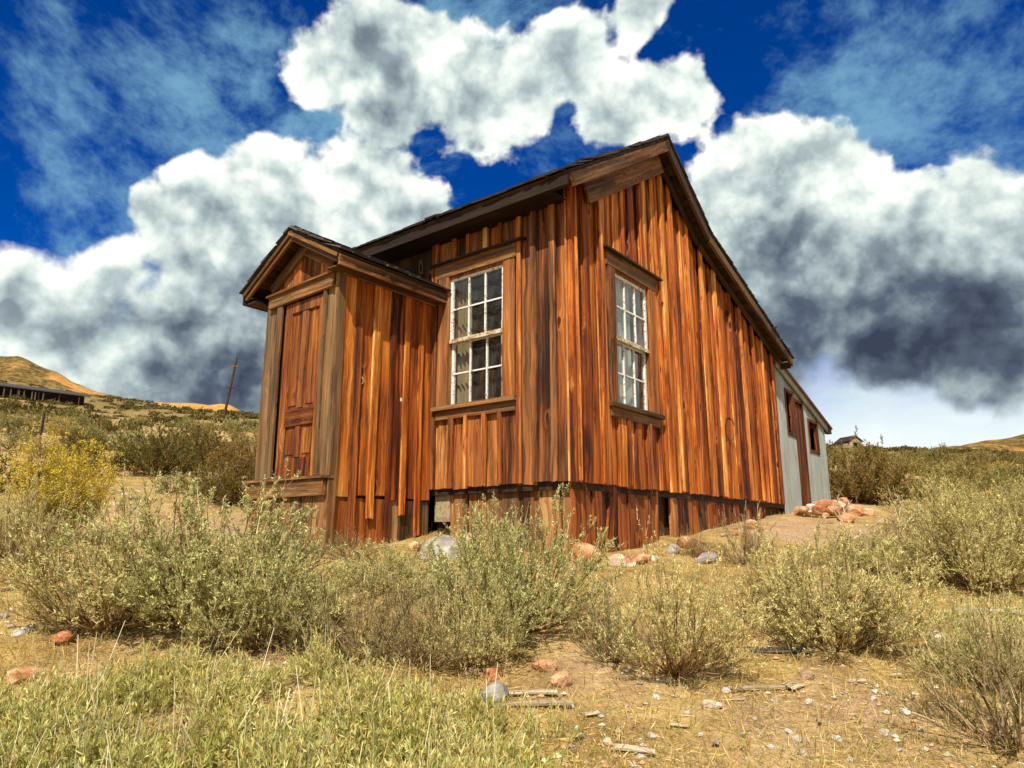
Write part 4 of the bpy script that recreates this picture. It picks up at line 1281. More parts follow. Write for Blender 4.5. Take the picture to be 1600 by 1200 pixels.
def brush_geo(seed, H, Rr, stems, twigs, leaves, leafL, leafW, colA, colB, twigA, twigB, stalks=0, spread=1.0, flower=None, leaf_from=0.15, twigL=0.2, thick=0.007, upright=0.55, bare=0.0):
    rs = np.random.RandomState(seed)
    az = rs.random(stems) * 2 * np.pi
    pol = np.arccos(1 - rs.random(stems) * (1 - math.cos(R(78) * spread)))
    base = np.stack([np.cos(az), np.sin(az), np.zeros(stems)], 1) * (rs.random((stems, 1)) ** 0.5) * 0.10 * Rr
    dirv = np.stack([np.cos(az) * np.sin(pol), np.sin(az) * np.sin(pol), np.cos(pol)], 1)
    lumps = 1 + 0.22 * np.sin(az * 3 + seed) * np.sin(pol * 2) + rs.normal(size=stems) * 0.12
    tip = dirv * np.array([Rr, Rr, H]) * lumps.reshape(-1, 1).clip(0.55, 1.3)
    tip[:, 2] = np.maximum(tip[:, 2], 0.10 * H)
    segs = 4
    pts = [base]
    mid = base * 0.7 + tip * 0.3
    for k in range(1, segs + 1):
        t = k / segs
        p = base * (1 - t) ** 2 + 2 * t * (1 - t) * (np.array([0.62, 0.62, 0.30]) * tip) + tip * t ** 2
        p = p + rs.normal(size=p.shape) * 0.03 * Rr * (1 if k < segs else 0.5)
        pts.append(p)
    V, F, T, MI = [], [], [], []
    nv = 0
    def add(v, f, c, m):
        nonlocal nv
        V.append(v); F.append(f + nv); T.append(c); MI.append(np.full(len(f), m))
        nv += len(v)
    for k in range(segs):
        for rep in range(2):
            v, f = strips(pts[k], pts[k + 1], thick * (1.7 - 1.2 * k / segs), thick * (1.7 - 1.2 * (k + 1) / segs), rs)
            add(v, f, tints(stems, 4, twigA, twigB, rs), 1)
    # twigs along the outer part of every stem
    ti = np.repeat(np.arange(stems), twigs)
    tt = 0.30 + 0.70 * rs.random(len(ti)) ** 0.7
    P = np.stack(pts, 0)
    kk = np.minimum((tt * segs).astype(int), segs - 1)
    fr = (tt * segs - kk).reshape(-1, 1)
    S = P[kk, ti] * (1 - fr) + P[kk + 1, ti] * fr
    out = S / np.array([Rr, Rr, H])
    out /= np.linalg.norm(out, axis=1, keepdims=True) + 1e-9
    td = out * 0.5 + np.array([0, 0, upright]) + rs.normal(size=S.shape) * 0.38
    td /= np.linalg.norm(td, axis=1, keepdims=True)
    tl = twigL * (0.5 + rs.random(len(ti)))
    E = S + td * tl.reshape(-1, 1)
    E[:, 2] = np.maximum(E[:, 2], 0.01)
    v, f = strips(S, E, thick * 0.45, thick * 0.22, rs)
    add(v, f, tints(len(ti), 4, twigA, twigB, rs), 1)
    # leaves
    if leaves:
        keep = rs.random(len(ti)) > bare
        idx = np.repeat(np.nonzero(keep)[0], leaves)
        lt = leaf_from + (1 - leaf_from) * rs.random(len(idx)) ** 0.75
        LP = S[idx] * (1 - lt.reshape(-1, 1)) + E[idx] * lt.reshape(-1, 1)
        LD = td[idx] * 0.75 + rs.normal(size=LP.shape) * 0.55 + np.array([0, 0, 0.25])
        n = len(idx)
        v, f = diamonds(LP, LD, leafL * (0.6 + 0.8 * rs.random(n)), leafW * (0.7 + 0.6 * rs.random(n)), rs)
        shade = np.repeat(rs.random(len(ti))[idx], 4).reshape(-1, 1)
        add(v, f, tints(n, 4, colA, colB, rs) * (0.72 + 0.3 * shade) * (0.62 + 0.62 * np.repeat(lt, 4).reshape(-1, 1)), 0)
        if flower is not None:
            fi = np.nonzero((out[:, 2] > 0.35) & (tt > 0.6))[0]
            fi = np.repeat(fi, flower[1])
            n = len(fi)
            FP = E[fi] + rs.normal(size=(n, 3)) * 0.018
            v, f = diamonds(FP, rs.normal(size=(n, 3)) + np.array([0, 0, 0.7]), flower[2] * (0.6 + 0.8 * rs.random(n)), flower[2] * 0.6 * (0.6 + 0.8 * rs.random(n)), rs)
            add(v, f, tints(n, 4, flower[0], tuple(c * 0.75 for c in flower[0]), rs), 0)
    if stalks:
        si = rs.randint(0, len(ti), stalks * 4)
        si = si[out[si][:, 2] > 0.35][:stalks]
        S2 = E[si]
        d2_ = np.array([0, 0, 1.0]) + rs.normal(size=S2.shape) * 0.16 + out[si] * 0.22
        E2 = S2 + d2_ * (0.05 + 0.13 * rs.random((len(si), 1))) * (H / 0.8)
        v, f = strips(S2, E2, 0.004, 0.0025, rs)
        add(v, f, tints(len(si), 4, (0.50, 0.40, 0.20), (0.66, 0.58, 0.36), rs), 1)
        ix = np.repeat(np.arange(len(si)), 7)
        lt = rs.random((len(ix), 1)) ** 0.8
        v, f = diamonds(S2[ix] * (1 - lt) + E2[ix] * lt, d2_[ix] + rs.normal(size=(len(ix), 3)) * 0.5, 0.018 * (0.6 + rs.random(len(ix))), 0.006 * (0.6 + rs.random(len(ix))), rs)
        add(v, f, tints(len(ix), 4, (0.42, 0.38, 0.17), (0.62, 0.54, 0.28), rs), 0)
    return np.concatenate(V), np.concatenate(F), np.concatenate(T), np.concatenate(MI)

def brush_meshes(name, **kw):
    """(leaves mesh, twigs mesh) of one plant"""
    v, f, t, mi = brush_geo(**kw)
    res = []
    for m, nm in ((0, 'leaves'), (1, 'twigs')):
        ff = f[mi == m]
        if len(ff) == 0:
            res.append(None)
            continue
        used = np.unique(ff)
        remap_ = np.zeros(len(v), int)
        remap_[used] = np.arange(len(used))
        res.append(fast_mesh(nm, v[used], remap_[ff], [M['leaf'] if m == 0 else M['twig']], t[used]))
    return res

SAGE_A, SAGE_B = (0.34, 0.305, 0.08), (0.90, 0.81, 0.41)
TW_A, TW_B = (0.07, 0.034, 0.013), (0.56, 0.38, 0.17)
big = dict(H=0.80, Rr=0.66, stems=130, twigs=14, leaves=29, leafL=0.0225, leafW=0.0056, colA=SAGE_A, colB=SAGE_B, twigA=TW_A, twigB=TW_B, stalks=45, twigL=0.125, leaf_from=0.30)
PROTO = {}
PROTO['sage'] = [brush_meshes('sage', seed=11, **big), brush_meshes('sage', seed=23, **big),
                 brush_meshes('sage', seed=37, **{**big, 'stems': 100, 'leaves': 22, 'bare': 0.2}), brush_meshes('sage', seed=51, **{**big, 'H': 0.62, 'stems': 110, 'stalks': 70})]
PROTO['twiggy'] = [brush_meshes('twiggy', seed=61, **{**big, 'stems': 80, 'leaves': 14, 'bare': 0.45, 'colA': (0.24, 0.21, 0.08), 'colB': (0.44, 0.38, 0.18), 'twigB': (0.44, 0.30, 0.14)}),
                   brush_meshes('twiggy', seed=67, **{**big, 'stems': 70, 'leaves': 16, 'bare': 0.5, 'thick': 0.010, 'colA': (0.22, 0.20, 0.08), 'colB': (0.42, 0.37, 0.17), 'twigB': (0.48, 0.36, 0.20)})]
PROTO['yellow'] = [brush_meshes('yellow', seed=71, H=0.95, Rr=0.62, stems=110, twigs=9, leaves=14, leafL=0.035, leafW=0.005, colA=(0.30, 0.26, 0.05), colB=(0.62, 0.50, 0.13), twigA=(0.24, 0.15, 0.04), twigB=(0.56, 0.40, 0.12), stalks=0, spread=0.72, flower=((0.85, 0.62, 0.08), 16, 0.020), upright=0.9, twigL=0.22)]
PROTO['olive'] = [brush_meshes('olive', seed=81, **{**big, 'H': 0.85, 'Rr': 0.75, 'leaves': 20, 'leafL': 0.034, 'leafW': 0.010, 'colA': (0.09, 0.082, 0.022), 'colB': (0.26, 0.22, 0.07), 'stalks': 8}),
                  brush_meshes('olive', seed=83, **{**big, 'H': 0.8, 'Rr': 0.7, 'leaves': 18, 'leafL': 0.036, 'leafW': 0.010, 'colA': (0.15, 0.10, 0.03), 'colB': (0.38, 0.27, 0.09), 'stalks': 10, 'bare': 0.2})]
mid = dict(H=0.62, Rr=0.62, stems=34, twigs=7, leaves=12, leafL=0.060, leafW=0.019, twigA=TW_A, twigB=TW_B, stalks=0, twigL=0.17, thick=0.012)
PROTO['slope'] = []
for k, (a, b) in enumerate((((0.18, 0.16, 0.05), (0.44, 0.37, 0.13)), ((0.24, 0.23, 0.09), (0.52, 0.47, 0.21)), ((0.10, 0.085, 0.025), (0.26, 0.20, 0.065)), ((0.32, 0.24, 0.07), (0.60, 0.46, 0.16)))):
    v, f, t, mi = brush_geo(seed=100 + k, colA=a, colB=b, **mid)
    PROTO['slope'].append(fast_mesh('slope_brush', v, f, [M['leaf'], M['twig']], t, mi))

def bush(kind, idx, px, py, width, height, label, name='sagebrush', cat='bush', group=None, rz=None, dx=0.0, dy=0.0):
    """a plant rooted where the photograph shows its foot"""
    q = ground_px(px, py)
    lv, tw = PROTO[kind][idx]
    o = empty(name, (q.x + dx, q.y + dy, tz(q.x + dx, q.y + dy) - 0.015), rng.uniform(0, 6.28) if rz is None else rz)
    co = np.empty(len(lv.vertices) * 3, np.float32)
    lv.vertices.foreach_get('co', co)
    co = co.reshape(-1, 3)
    base_h = float(np.percentile(co[:, 2], 99.3))
    base_w = 2 * float(np.percentile(np.abs(co[:, :2]), 98.0))
    s = width / base_w
    o.scale = (s, s, height / base_h)
    for nm, me in (('leaves', lv), ('twigs', tw)):
        if me: link(nm, me, o)
    tag(o, label, cat, group)
    return o

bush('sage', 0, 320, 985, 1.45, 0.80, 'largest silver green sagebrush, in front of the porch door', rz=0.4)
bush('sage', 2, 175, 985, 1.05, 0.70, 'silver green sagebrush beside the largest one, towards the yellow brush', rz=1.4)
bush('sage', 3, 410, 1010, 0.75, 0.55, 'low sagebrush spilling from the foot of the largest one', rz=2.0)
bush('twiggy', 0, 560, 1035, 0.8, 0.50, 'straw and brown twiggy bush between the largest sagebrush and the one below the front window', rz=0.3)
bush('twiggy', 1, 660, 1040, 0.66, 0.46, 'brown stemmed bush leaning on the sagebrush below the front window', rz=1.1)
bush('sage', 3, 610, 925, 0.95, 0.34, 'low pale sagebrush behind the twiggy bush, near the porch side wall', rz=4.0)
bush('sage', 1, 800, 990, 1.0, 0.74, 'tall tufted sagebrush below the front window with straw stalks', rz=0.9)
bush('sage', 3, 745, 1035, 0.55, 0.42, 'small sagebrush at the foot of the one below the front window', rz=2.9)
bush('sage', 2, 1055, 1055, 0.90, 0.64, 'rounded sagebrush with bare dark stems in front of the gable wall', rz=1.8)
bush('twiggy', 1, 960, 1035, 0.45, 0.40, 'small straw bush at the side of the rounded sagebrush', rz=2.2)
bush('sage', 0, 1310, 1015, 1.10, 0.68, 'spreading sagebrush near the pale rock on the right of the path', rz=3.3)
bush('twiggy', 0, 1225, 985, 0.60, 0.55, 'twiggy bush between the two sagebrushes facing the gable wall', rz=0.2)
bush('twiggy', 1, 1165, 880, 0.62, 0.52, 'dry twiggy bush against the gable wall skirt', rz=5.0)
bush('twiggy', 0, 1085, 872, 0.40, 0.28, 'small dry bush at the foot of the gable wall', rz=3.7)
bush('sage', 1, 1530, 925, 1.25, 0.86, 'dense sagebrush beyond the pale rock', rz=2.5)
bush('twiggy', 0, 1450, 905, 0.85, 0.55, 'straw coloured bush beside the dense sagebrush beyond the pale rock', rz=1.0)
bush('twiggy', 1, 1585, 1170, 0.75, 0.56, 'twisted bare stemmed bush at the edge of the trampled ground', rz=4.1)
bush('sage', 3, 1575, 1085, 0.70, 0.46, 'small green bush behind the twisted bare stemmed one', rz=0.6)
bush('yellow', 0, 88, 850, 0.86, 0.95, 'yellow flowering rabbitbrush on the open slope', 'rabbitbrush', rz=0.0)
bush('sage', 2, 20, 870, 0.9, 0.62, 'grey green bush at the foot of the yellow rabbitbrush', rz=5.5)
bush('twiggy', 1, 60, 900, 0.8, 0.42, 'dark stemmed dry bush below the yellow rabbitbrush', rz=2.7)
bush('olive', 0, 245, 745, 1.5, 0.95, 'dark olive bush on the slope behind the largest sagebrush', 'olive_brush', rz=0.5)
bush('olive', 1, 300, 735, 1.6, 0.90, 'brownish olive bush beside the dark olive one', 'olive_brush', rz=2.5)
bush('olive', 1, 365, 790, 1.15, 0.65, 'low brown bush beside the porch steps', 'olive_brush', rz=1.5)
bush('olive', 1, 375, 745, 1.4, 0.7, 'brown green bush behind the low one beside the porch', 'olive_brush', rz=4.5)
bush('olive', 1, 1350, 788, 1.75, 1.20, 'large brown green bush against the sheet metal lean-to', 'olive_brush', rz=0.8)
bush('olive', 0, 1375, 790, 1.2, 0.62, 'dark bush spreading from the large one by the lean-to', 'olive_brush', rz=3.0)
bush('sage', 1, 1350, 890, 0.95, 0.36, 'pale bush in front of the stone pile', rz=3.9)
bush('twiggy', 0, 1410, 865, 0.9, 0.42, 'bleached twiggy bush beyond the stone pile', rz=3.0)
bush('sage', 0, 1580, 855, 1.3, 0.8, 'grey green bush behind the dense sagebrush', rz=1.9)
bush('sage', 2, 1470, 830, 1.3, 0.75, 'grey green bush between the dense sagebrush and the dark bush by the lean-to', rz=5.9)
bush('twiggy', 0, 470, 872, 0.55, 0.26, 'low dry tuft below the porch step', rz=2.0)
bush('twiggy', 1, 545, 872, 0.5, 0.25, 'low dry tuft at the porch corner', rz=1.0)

def lone_shrub():
    x, y = 0.619 * 146, 146.0
    o = link('shrub', PROTO['slope'][0])
    o.location = (x, y, tz(x, y) - 0.1)
    o.scale = (2.3, 2.3, 2.6)
    tag(o, 'lone rounded shrub on the skyline ridge', 'bush')
lone_shrub()

# individual brush on the slopes, then the scrub too far off to count
def scatter():
    rs = np.random.RandomState(5)
    placed = []
    inv_h = np.array([[0.787, -0.617], [0.617, 0.787]])
    def on_cabin(x, y):
        d = np.array([x, y]) - CORNER[:2]
        a, b = float(inv_h[0] @ d), float(inv_h[1] @ d)
        return -5.6 < a < 2.6 and -2.0 < b < 10.3
    n = 0
    tries = 0
    while n < 262 and tries < 20000:
        tries += 1
        y = 9.5 + 55 * rs.random() ** 1.35
        t = rs.uniform(-0.86, 0.86)
        x = t * y
        if on_cabin(x, y): continue
        if -0.33 < t < 0.38 and y > 9: continue                 # hidden behind the cabin
        px = 800 + 1110 * t
        if y < 16 and t < 0 and rs.random() < 0.85: continue
        if t < 0 and rs.random() < 0.25: continue
        if y < 14 and px > 1200 and rs.random() < 0.4: continue
        if any((x - a) ** 2 + (y - b) ** 2 < (0.55 * (s + 0.5)) ** 2 for a, b, s in placed): continue
        s = rs.uniform(0.5, 1.05) * (1 + 0.25 * (y > 30))
        placed.append((x, y, s))
        k = rs.choice(4, p=[0.34, 0.26, 0.2, 0.2] if t < 0 else [0.30, 0.18, 0.38, 0.14])
        o = link('slope_brush', PROTO['slope'][k])
        o.location = (x, y, tz(x, y) - 0.03)
        o.rotation_euler = (0, 0, rs.uniform(0, 6.28))
        o.scale = (s, s, s * rs.uniform(0.8, 1.15))
        size = 'low' if s < 0.72 else 'tall'
        if t < 0:
            zone = 'on the slope just beside the porch' if y < 17 else 'around the old fence posts' if y < 32 else 'on the upper slope below the leaning pole' if t > -0.52 else 'on the upper slope below the long building'
        else:
            zone = 'just beyond the sheet metal lean-to' if y < 17 else 'on the middle slope beyond the lean-to' if y < 34 else 'below the ridge with the tiny cabin' if t < 0.56 else 'below the ridge with the lone shrub'
        lab = size + ' ' + ('olive', 'grey green', 'dark brown', 'straw coloured')[k] + ' brush ' + zone
        tag(o, lab, 'bush', lab)
        n += 1
    # far scrub as one mass
    v0, f0, t0, m0 = brush_geo(seed=301, H=0.6, Rr=0.6, stems=14, twigs=3, leaves=2, leafL=0.30, leafW=0.16, colA=(0.10, 0.085, 0.028), colB=(0.27, 0.21, 0.075), twigA=TW_A, twigB=TW_B, thick=0.03, twigL=0.2)
    keep = m0 == 0
    f0 = f0[keep]
    used = np.unique(f0)
    rm = np.zeros(len(v0), int)
    rm[used] = np.arange(len(used))
    v0, t0, f0 = v0[used], t0[used], rm[f0]
    N = 2600
    y = 48 + 112 * rs.random(N) ** 0.85
    t = rs.uniform(-0.95, 0.95, N)
    sel = ((t < -0.28) | (t > 0.36)) & ~((t < -0.60) & (y > 92) & (y < 135))
    y, t = y[sel], t[sel]
    x = t * y
    s = rs.uniform(0.5, 1.15, len(y))
    a = rs.uniform(0, 6.28, len(y))
    z = terrain(x, y) - 0.05
    ca, sa = np.cos(a), np.sin(a)
    VV = np.empty((len(y), len(v0), 3), np.float32)
    VV[:, :, 0] = (v0[None, :, 0] * ca[:, None] - v0[None, :, 1] * sa[:, None]) * s[:, None] + x[:, None]
    VV[:, :, 1] = (v0[None, :, 0] * sa[:, None] + v0[None, :, 1] * ca[:, None]) * s[:, None] + y[:, None]
    VV[:, :, 2] = v0[None, :, 2] * s[:, None] + z[:, None]
    FF = (f0[None] + (np.arange(len(y)) * len(v0))[:, None, None]).reshape(-1, 4)
    TT = np.tile(t0, (len(y), 1)) * np.repeat(rs.uniform(0.6, 1.45, (len(y), 1)), len(v0), axis=0)
    o = link('distant_scrub', fast_mesh('distant_scrub', VV.reshape(-1, 3), FF, [M['leaf']], TT))
    tag(o, 'distant olive scrub covering the upper slopes', 'scrub', None, 'stuff')
scatter()

def low_mat():
    """the mat of short upright green sprigs in the foreground"""
    rs = np.random.RandomState(77)
    nrm = np.array([0.043, -0.152, 1.0])
    centres = []
    for _ in range(330):
        a, b = rs.uniform(-120, 900), rs.uniform(1050, 1420)
        lim = 1066 + 22 * math.sin(a / 95.0 + 0.6) + max(0, a - 520) * 0.22
        if b < lim: continue
        if a > 720 and rs.random() < (a - 720) / 180: continue
        r = ray(a, b)
        q = EYE + r * (-np.dot(EYE, nrm) / np.dot(r, nrm))
        if q[1] < 1.65: continue
        centres.append((q[0], q[1], rs.uniform(0.05, 0.11), rs.uniform(0.7, 1.35), rs.random()))
    P, H_, hue, D = [], [], [], []
    for (cx, cy_, rad, hh, u_) in centres:
        k = int(rs.uniform(12, 34))
        for _ in range(k):
            an, rr = rs.uniform(0, 6.28), rad * rs.random() ** 0.6
            x, y = cx + rr * math.cos(an), cy_ + rr * math.sin(an)
            P.append((x, y, tz(x, y) - 0.01))
            H_.append((0.07 + 0.13 * rs.random()) * hh * (1 - 0.35 * rr / rad))
            hue.append(min(1, max(0, u_ * 0.6 + rs.random() * 0.4)))
            D.append((math.cos(an) * 0.45 * rr / rad + rs.normal() * 0.16, math.sin(an) * 0.45 * rr / rad + rs.normal() * 0.16, 1.0))
    P, L, hue, D = np.array(P), np.array(H_), np.array(hue), np.array(D)
    n = len(P)
    E_ = P + D * L.reshape(-1, 1)
    V, F, T, MI = [], [], [], []
    v, f = strips(P, E_, 0.0040, 0.002, rs)
    V.append(v); F.append(f); T.append(tints(n, 4, (0.22, 0.13, 0.04), (0.58, 0.42, 0.16), rs)); MI.append(np.ones(len(f)))
    m = 22
    ix = np.repeat(np.arange(n), m)
    lt = (0.15 + 0.85 * rs.random((len(ix), 1)) ** 0.8)
    LP = P[ix] * (1 - lt) + E_[ix] * lt
    v2, f2 = diamonds(LP, D[ix] * 0.9 + rs.normal(size=LP.shape) * 0.45, 0.027 * (0.6 + 0.9 * rs.random(len(ix))), 0.0046 * (0.6 + 0.8 * rs.random(len(ix))), rs)
    h = np.repeat(hue.reshape(-1, 1), m, axis=0)
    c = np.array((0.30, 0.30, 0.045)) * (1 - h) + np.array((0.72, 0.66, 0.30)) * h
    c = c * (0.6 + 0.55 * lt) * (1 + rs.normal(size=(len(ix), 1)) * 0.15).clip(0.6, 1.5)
    straw = rs.random((len(ix), 1)) < 0.13
    c = np.where(straw, np.array((0.70, 0.50, 0.17)), c)
    V.append(v2); F.append(f2 + len(v)); T.append(np.repeat(c, 4, axis=0)); MI.append(np.zeros(len(f2)))
    nb = len(v) + len(v2)
    si = rs.randint(0, n, 320)                                    # dead upright stalks
    S3, E3 = P[si], P[si] + (D[si] * np.array([0.8, 0.8, 1.0]) + rs.normal(size=(320, 3)) * 0.1) * (0.14 + 0.16 * rs.random((320, 1)))
    v3, f3 = strips(S3, E3, 0.0036, 0.002, rs)
    V.append(v3); F.append(f3 + nb); T.append(tints(320, 4, (0.60, 0.50, 0.30), (0.78, 0.72, 0.52), rs)); MI.append(np.ones(len(f3)))
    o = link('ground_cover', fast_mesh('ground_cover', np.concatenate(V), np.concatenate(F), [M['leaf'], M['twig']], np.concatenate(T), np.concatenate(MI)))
    tag(o, 'dense mat of short yellow green sprigs in the foreground', 'ground cover', None, 'stuff')
low_mat()

def dry_grass():
    rs = np.random.RandomState(91)
    n = 210000
    y = 1.9 + np.where(rs.random(n) < 0.60, 4.6 * rs.random(n) ** 1.2, 4.4 + 9 * rs.random(n) ** 1.3)
    x = rs.uniform(-0.88, 0.88, n) * (y + 0.3)
    dens = wav(x, y, 1.9, 0.4) * 0.5 + rs.normal(size=n) * 0.6
    k = (dens > -0.25) & ((x > -0.2 * y) | (y > 3.2))
    x, y = x[k], y[k]
    n = len(x)
    P = np.stack([x, y, terrain(x, y) - 0.004], 1)
    lying = rs.random(n) < 0.45
    D = rs.normal(size=(n, 3)) * np.array([0.55, 0.55, 0.2]) + np.array([0, 0, 1.0])
    D[lying] = rs.normal(size=(lying.sum(), 3)) * np.array([1, 1, 0.06]) + np.array([0, 0.15, 0.12])
    D /= np.linalg.norm(D, axis=1, keepdims=True)
    L = (0.025 + 0.085 * rs.random(n) ** 2) * np.where(lying, 1.1, 1.0)
    P[lying, 2] += 0.008
    v, f = diamonds(P, D, L, 0.0022 + 0.0022 * rs.random(n), rs)
    c = tints(n, 4, (0.40, 0.25, 0.065), (0.78, 0.60, 0.26), rs, 0.5)
    gr = np.repeat(rs.random((n, 1)) < 0.16, 4, axis=0)
    c = np.where(gr, np.array((0.30, 0.30, 0.09)), c)
    o = link('dry_grass', fast_mesh('dry_grass', v, f, [M['leaf']], c))
    tag(o, 'short straw coloured grass and litter over the ground', 'grass', None, 'stuff')
dry_grass()

# ------------------------------------------------------------------ stones and litter
def rock_mesh(seed, mat):
    rs = random.Random(seed)
    bm = bmesh.new()
    bmesh.ops.create_icosphere(bm, subdivisions=2, radius=0.5)
    cuts = [Vector((rs.gauss(0, 1), rs.gauss(0, 1), rs.gauss(0, 0.8))).normalized() for _ in range(9)]
    lim = [rs.uniform(0.26, 0.42) for _ in cuts]
    for v in bm.verts:
        for c, l in zip(cuts, lim):
            dd = v.co.dot(c)
            if dd > l: v.co -= c * (dd - l) * 0.92
        v.co += Vector((rs.gauss(0, 1), rs.gauss(0, 1), rs.gauss(0, 1))) * 0.012
    me = bpy.data.meshes.new('rock')
    bm.to_mesh(me)
    bm.free()
    me.materials.append(mat)
    return me
RK = {k: [rock_mesh(s * 7 + j, M[k]) for j in range(4)] for s, k in enumerate(('rock', 'pale_rock', 'grey_rock', 'white_stone'))}
def rock(q, size, kind, label, group=None, flat=0.7, name='rock', lift=0.0):
    o = link(name, rng.choice(RK[kind]))
    sx, sy = size * rng.uniform(0.9, 1.35), size * rng.uniform(0.75, 1.1)
    sz = size * flat * rng.uniform(0.85, 1.15)
    o.location = (q[0], q[1], q[2] + sz * 0.20 + lift)
    o.rotation_euler = (rng.uniform(-0.25, 0.25), rng.uniform(-0.25, 0.25), rng.uniform(0, 6.28))
    o.scale = (sx, sy, sz)
    tag(o, label, 'rock', group)
    return o
for px, py, s, k, lab in ((1465, 1012, 0.19, 'pale_rock', 'pale pink rock on the path near the spreading sagebrush'),
                          (38, 1066, 0.14, 'rock', 'orange and white rock beside the green ground cover'),
                          (770, 1062, 0.12, 'rock', 'dark red rock beside the ground cover at the foot of the front window sagebrush'),
                          (775, 1098, 0.16, 'grey_rock', 'grey white rock just below the dark red one'),
                          (1114, 1108, 0.075, 'pale_rock', 'small tan rock on the trampled ground below the rounded sagebrush'),
                          (690, 872, 0.46, 'grey_rock', 'big grey rock at the foot of the skirt near the pale panel'),
                          (730, 858, 0.26, 'pale_rock', 'pale rock touching the big grey one by the skirt'),
                          (678, 850, 0.17, 'rock', 'orange rock below the pale panel of the skirt'),
                          (648, 862, 0.20, 'rock', 'low orange rock in front of the porch and wall corner'),
                          (915, 880, 0.34, 'rock', 'broad orange rock at the cabin corner'),
                          (968, 885, 0.24, 'pale_rock', 'pinkish rock by the skirt next to the broad orange one'),
                          (998, 880, 0.22, 'rock', 'angular orange rock by the gable skirt'),
                          (1050, 865, 0.18, 'grey_rock', 'grey rock below the gap in the gable skirt'),
                          (1075, 856, 0.26, 'rock', 'orange rock propped against the gable skirt'),
                          (1090, 868, 0.16, 'rock', 'smaller orange rock beside the propped one'),
                          (1100, 880, 0.22, 'grey_rock', 'pale grey rock in the grass before the gable skirt'),
                          (100, 1005, 0.12, 'rock', 'red rock in the gravel by the silver green sagebrush'),
                          (850, 1050, 0.12, 'rock', 'flat red rock below the front window sagebrush'),
                          (880, 1075, 0.14, 'rock', 'brown red rock at the foot of the rounded sagebrush'),
                          (915, 960, 0.12, 'rock', 'red rock between the two middle sagebrushes'),
                          (1260, 1062, 0.08, 'pale_rock', 'small white rock below the spreading sagebrush'),
                          (1265, 1105, 0.055, 'pale_rock', 'white splintered stone alone on the trampled ground')):
    rock(ground_px(px, py), s, k, lab)
for px, py in ((945, 905), (925, 930), (930, 985), (950, 1000), (965, 945), (935, 915), (955, 925), (920, 1000), (940, 970)):
    rock(ground_px(px, py), rng.uniform(0.05, 0.11), 'rock', 'small red stone on the bare strip between the two middle sagebrushes', 'red stones between the middle sagebrushes', 0.5)
for k in range(16):
    u_ = rng.uniform(0.2, 4.6)
    p = W(rng.uniform(0.10, 0.45), u_)
    rock((p.x, p.y, tz(p.x, p.y)), rng.uniform(0.07, 0.17), rng.choice(('rock', 'pale_rock', 'rock')), 'loose reddish stone in the strip along the gable skirt', 'loose stones along the gable skirt', 0.6)
# stone pile beside the lean-to
for k in range(40):
    a, b = rng.gauss(0.55, 0.26), rng.uniform(5.9, 8.0)
    a = max(0.15, a)
    p = W(a, b)
    z = tz(p.x, p.y)
    hgt = max(0, 0.40 - abs(a - 0.45) * 0.8 - abs(b - 6.7) * 0.16)
    layer = rng.random()
    rock((p.x, p.y, z + hgt * layer * 0.8), rng.uniform(0.12, 0.30), rng.choice(('rock', 'rock', 'pale_rock')), 'red orange stone in the pile beside the lean-to door', 'stones piled beside the lean-to')
# white stones and chips on the trampled ground
for px, py in ((1140, 1078), (1205, 1172), (1368, 1085), (1380, 1090), (1366, 1098), (1232, 1150), (1245, 1163), (1018, 1152), (1068, 1185), (903, 1140), (1135, 1085), (1350, 1135), (1310, 1160), (980, 1110), (1180, 1125), (1095, 1150), (1415, 1115), (1000, 1190), (1330, 1190), (1290, 1110), (1160, 1150), (1385, 1150), (1075, 1120), (950, 1165), (1210, 1105), (1440, 1150), (1325, 1085), (1165, 1190), (1255, 1185), (1405, 1180), (890, 1110), (1025, 1095)):
    rock(ground_px(px, py), rng.uniform(0.026, 0.060), 'white_stone', 'small white stone on the trampled ground', 'white stones on the trampled ground', 0.55, 'stone')
for px, py in ((10, 925), (35, 920), (60, 915), (20, 955), (50, 985), (15, 985), (45, 940), (75, 960), (5, 965), (30, 995)):
    rock(ground_px(px, py), rng.uniform(0.05, 0.11), rng.choice(('pale_rock', 'grey_rock')), 'pale stone on the gravel patch beside the silver green sagebrush', 'pale stones on the gravel patch', 0.5, 'stone')
for px, py in ((195, 775), (205, 780), (130, 835), (215, 770), (180, 790)):
    rock(ground_px(px, py), rng.uniform(0.10, 0.18), 'pale_rock', 'pale rock on the open slope above the yellow brush', 'pale rocks on the open slope', 0.5)

def scrap(px, py, L, w_, th, rz, mat, label, tilt=0.0, group=None, name='board_scrap'):
    q = ground_px(px, py)
    vs_, fs = plank_mesh(w_, L, L * 0.96, th, rng.randrange(9999), rag=0.03, segs=3)
    b = MB()
    b.v = [(z - L / 2, x, -y) for x, y, z in vs_]
    b.f = fs
    o = b.build(name, mat)
    o.location = (q.x, q.y, q.z + 0.012)
    o.rotation_euler = (0.10 + tilt, -0.02, rz)
    o.rotation_euler.rotate_axis('Y', 0.0)
    return tag(o, label, 'board', group)
scrap(1215, 1020, 0.36, 0.10, 0.012, -0.10, M['iron'], 'dark rusty strip lying under the spreading sagebrush')
scrap(1195, 968, 0.55, 0.07, 0.02, 0.12, M['bleached'], 'weathered board lying behind the twiggy bush')
scrap(820, 1090, 0.30, 0.025, 0.012, -0.1, M['bleached'], 'bleached stick of wood beside the ground cover, upper of two')
scrap(835, 1112, 0.34, 0.03, 0.012, 0.05, M['bleached'], 'bleached stick of wood beside the ground cover, lower of two')
scrap(990, 1178, 0.17, 0.03, 0.012, -0.4, M['bleached'], 'bleached chip of wood on the trampled ground, largest')
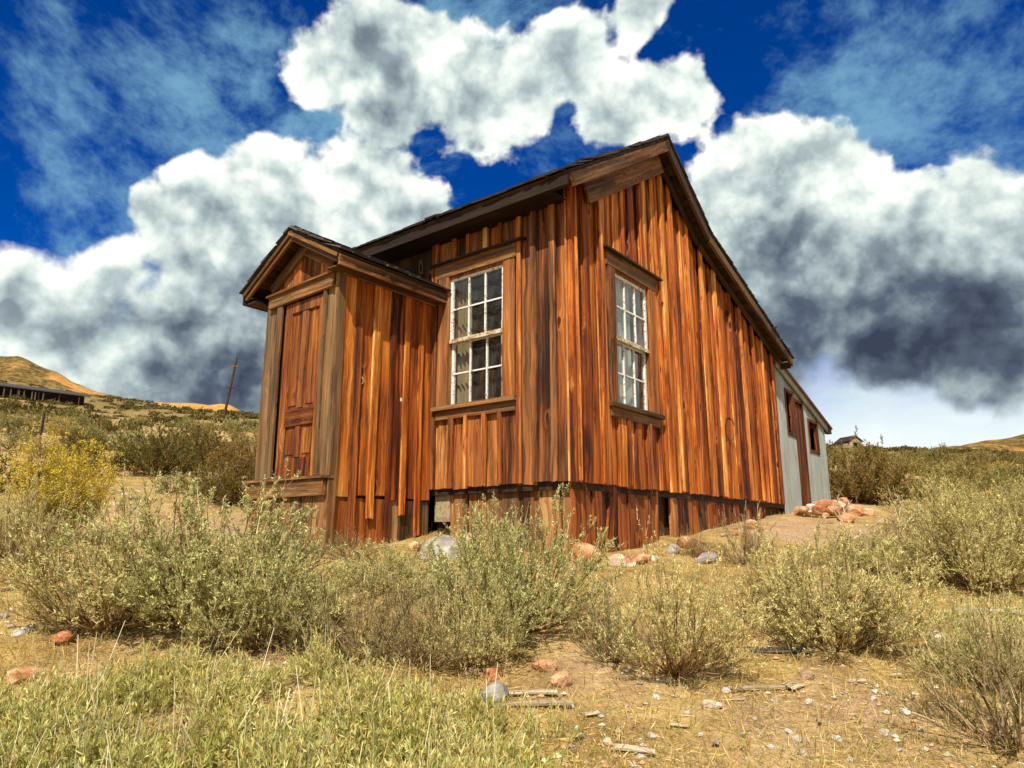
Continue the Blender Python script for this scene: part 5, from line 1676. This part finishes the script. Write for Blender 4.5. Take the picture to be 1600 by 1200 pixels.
scrap(1245, 1080, 0.10, 0.05, 0.01, 0.7, M['bleached'], 'tan curl of wood below the spreading sagebrush')
scrap(1200, 1083, 0.26, 0.015, 0.012, 0.1, M['bleached'], 'thin stick on the ground below the rounded sagebrush')
scrap(1565, 960, 0.55, 0.04, 0.02, -0.5, M['bleached'], 'long grey stick by the dense sagebrush')
for px, py in ((925, 1120), (1150, 1100), (1280, 1130), (1060, 1140), (905, 1160), (1400, 1060), (1340, 1070), (1120, 1170)):
    scrap(px, py, rng.uniform(0.04, 0.09), rng.uniform(0.012, 0.025), 0.006, rng.uniform(0, 3), M['bleached'], 'bleached wood splinter on the trampled ground', 0, 'wood splinters on the trampled ground', 'splinter')

def bare_branch(px, py, s, label):
    q = ground_px(px, py)
    b = MB()
    r = random.Random(px)
    def grow(p, d, L, rad, lev):
        e = p + d * L
        b.bar(p, e, rad, rad * 0.7, 5)
        if lev == 0: return
        for _ in range(2):
            nd = (d + Vector((r.gauss(0, 0.5), r.gauss(0, 0.5), r.gauss(0.1, 0.35)))).normalized()
            grow(e, nd, L * r.uniform(0.6, 0.9), rad * 0.7, lev - 1)
    for k in range(3):
        grow(Vector((0, 0, -0.02)), Vector((r.gauss(0, 0.8), r.gauss(0, 0.4), 0.6)).normalized(), s * 0.34, 0.010 * s / 0.6, 3)
    o = b.build('dead_branch', M['bleached'])
    o.location = q
    tag(o, label, 'branch')
bare_branch(1330, 842, 0.65, 'bleached bare branch in front of the stone pile')
bare_branch(1390, 850, 0.60, 'bleached bare branch in the bushes beyond the stone pile')
bare_branch(1560, 1165, 0.40, 'pale twisted branch under the bare stemmed bush')

def gravel():
    rs = np.random.RandomState(13)
    n = 2600
    px = rs.uniform(-40, 1640, n)
    py = 855 + 360 * rs.random(n)
    nrm = np.array([0.043, -0.152, 1.0])
    base = np.array([(1, 0, 0), (0, 1, 0), (-1, 0, 0), (0, -1, 0), (0, 0, 1), (0, 0, -1)], float)
    tri = np.array([(0, 1, 4), (1, 2, 4), (2, 3, 4), (3, 0, 4), (1, 0, 5), (2, 1, 5), (3, 2, 5), (0, 3, 5)])
    V, F, T = [], [], []
    for a, b in zip(px, py):
        r = ray(a, b)
        q = EYE + r * (-np.dot(EYE, nrm) / np.dot(r, nrm))
        if not (1.8 < q[1] < 14): continue
        if wav(q[0], q[1], 1.1, 2.2) < -0.3: continue
        s = 0.006 + 0.014 * rs.random() ** 2
        v = base * (s * (0.6 + 0.8 * rs.random((6, 1)))) * np.array([1, 1, 0.6])
        an = rs.uniform(0, 6.28)
        v = np.stack([v[:, 0] * math.cos(an) - v[:, 1] * math.sin(an), v[:, 0] * math.sin(an) + v[:, 1] * math.cos(an), v[:, 2]], 1)
        V.append(v + np.array([q[0], q[1], tz(q[0], q[1]) + s * 0.25]))
        F.append(tri + 6 * (len(V) - 1))
        c = np.array((0.52, 0.30, 0.17)) if rs.random() < 0.55 else np.array((0.66, 0.58, 0.46))
        T.append(np.tile(c * rs.uniform(0.6, 1.2), (6, 1)))
    o = link('gravel', fast_mesh('gravel', np.concatenate(V), np.concatenate(F), [M['twig']], np.concatenate(T)))
    tag(o, 'small loose stones scattered over the ground', 'gravel', None, 'stuff')
gravel()
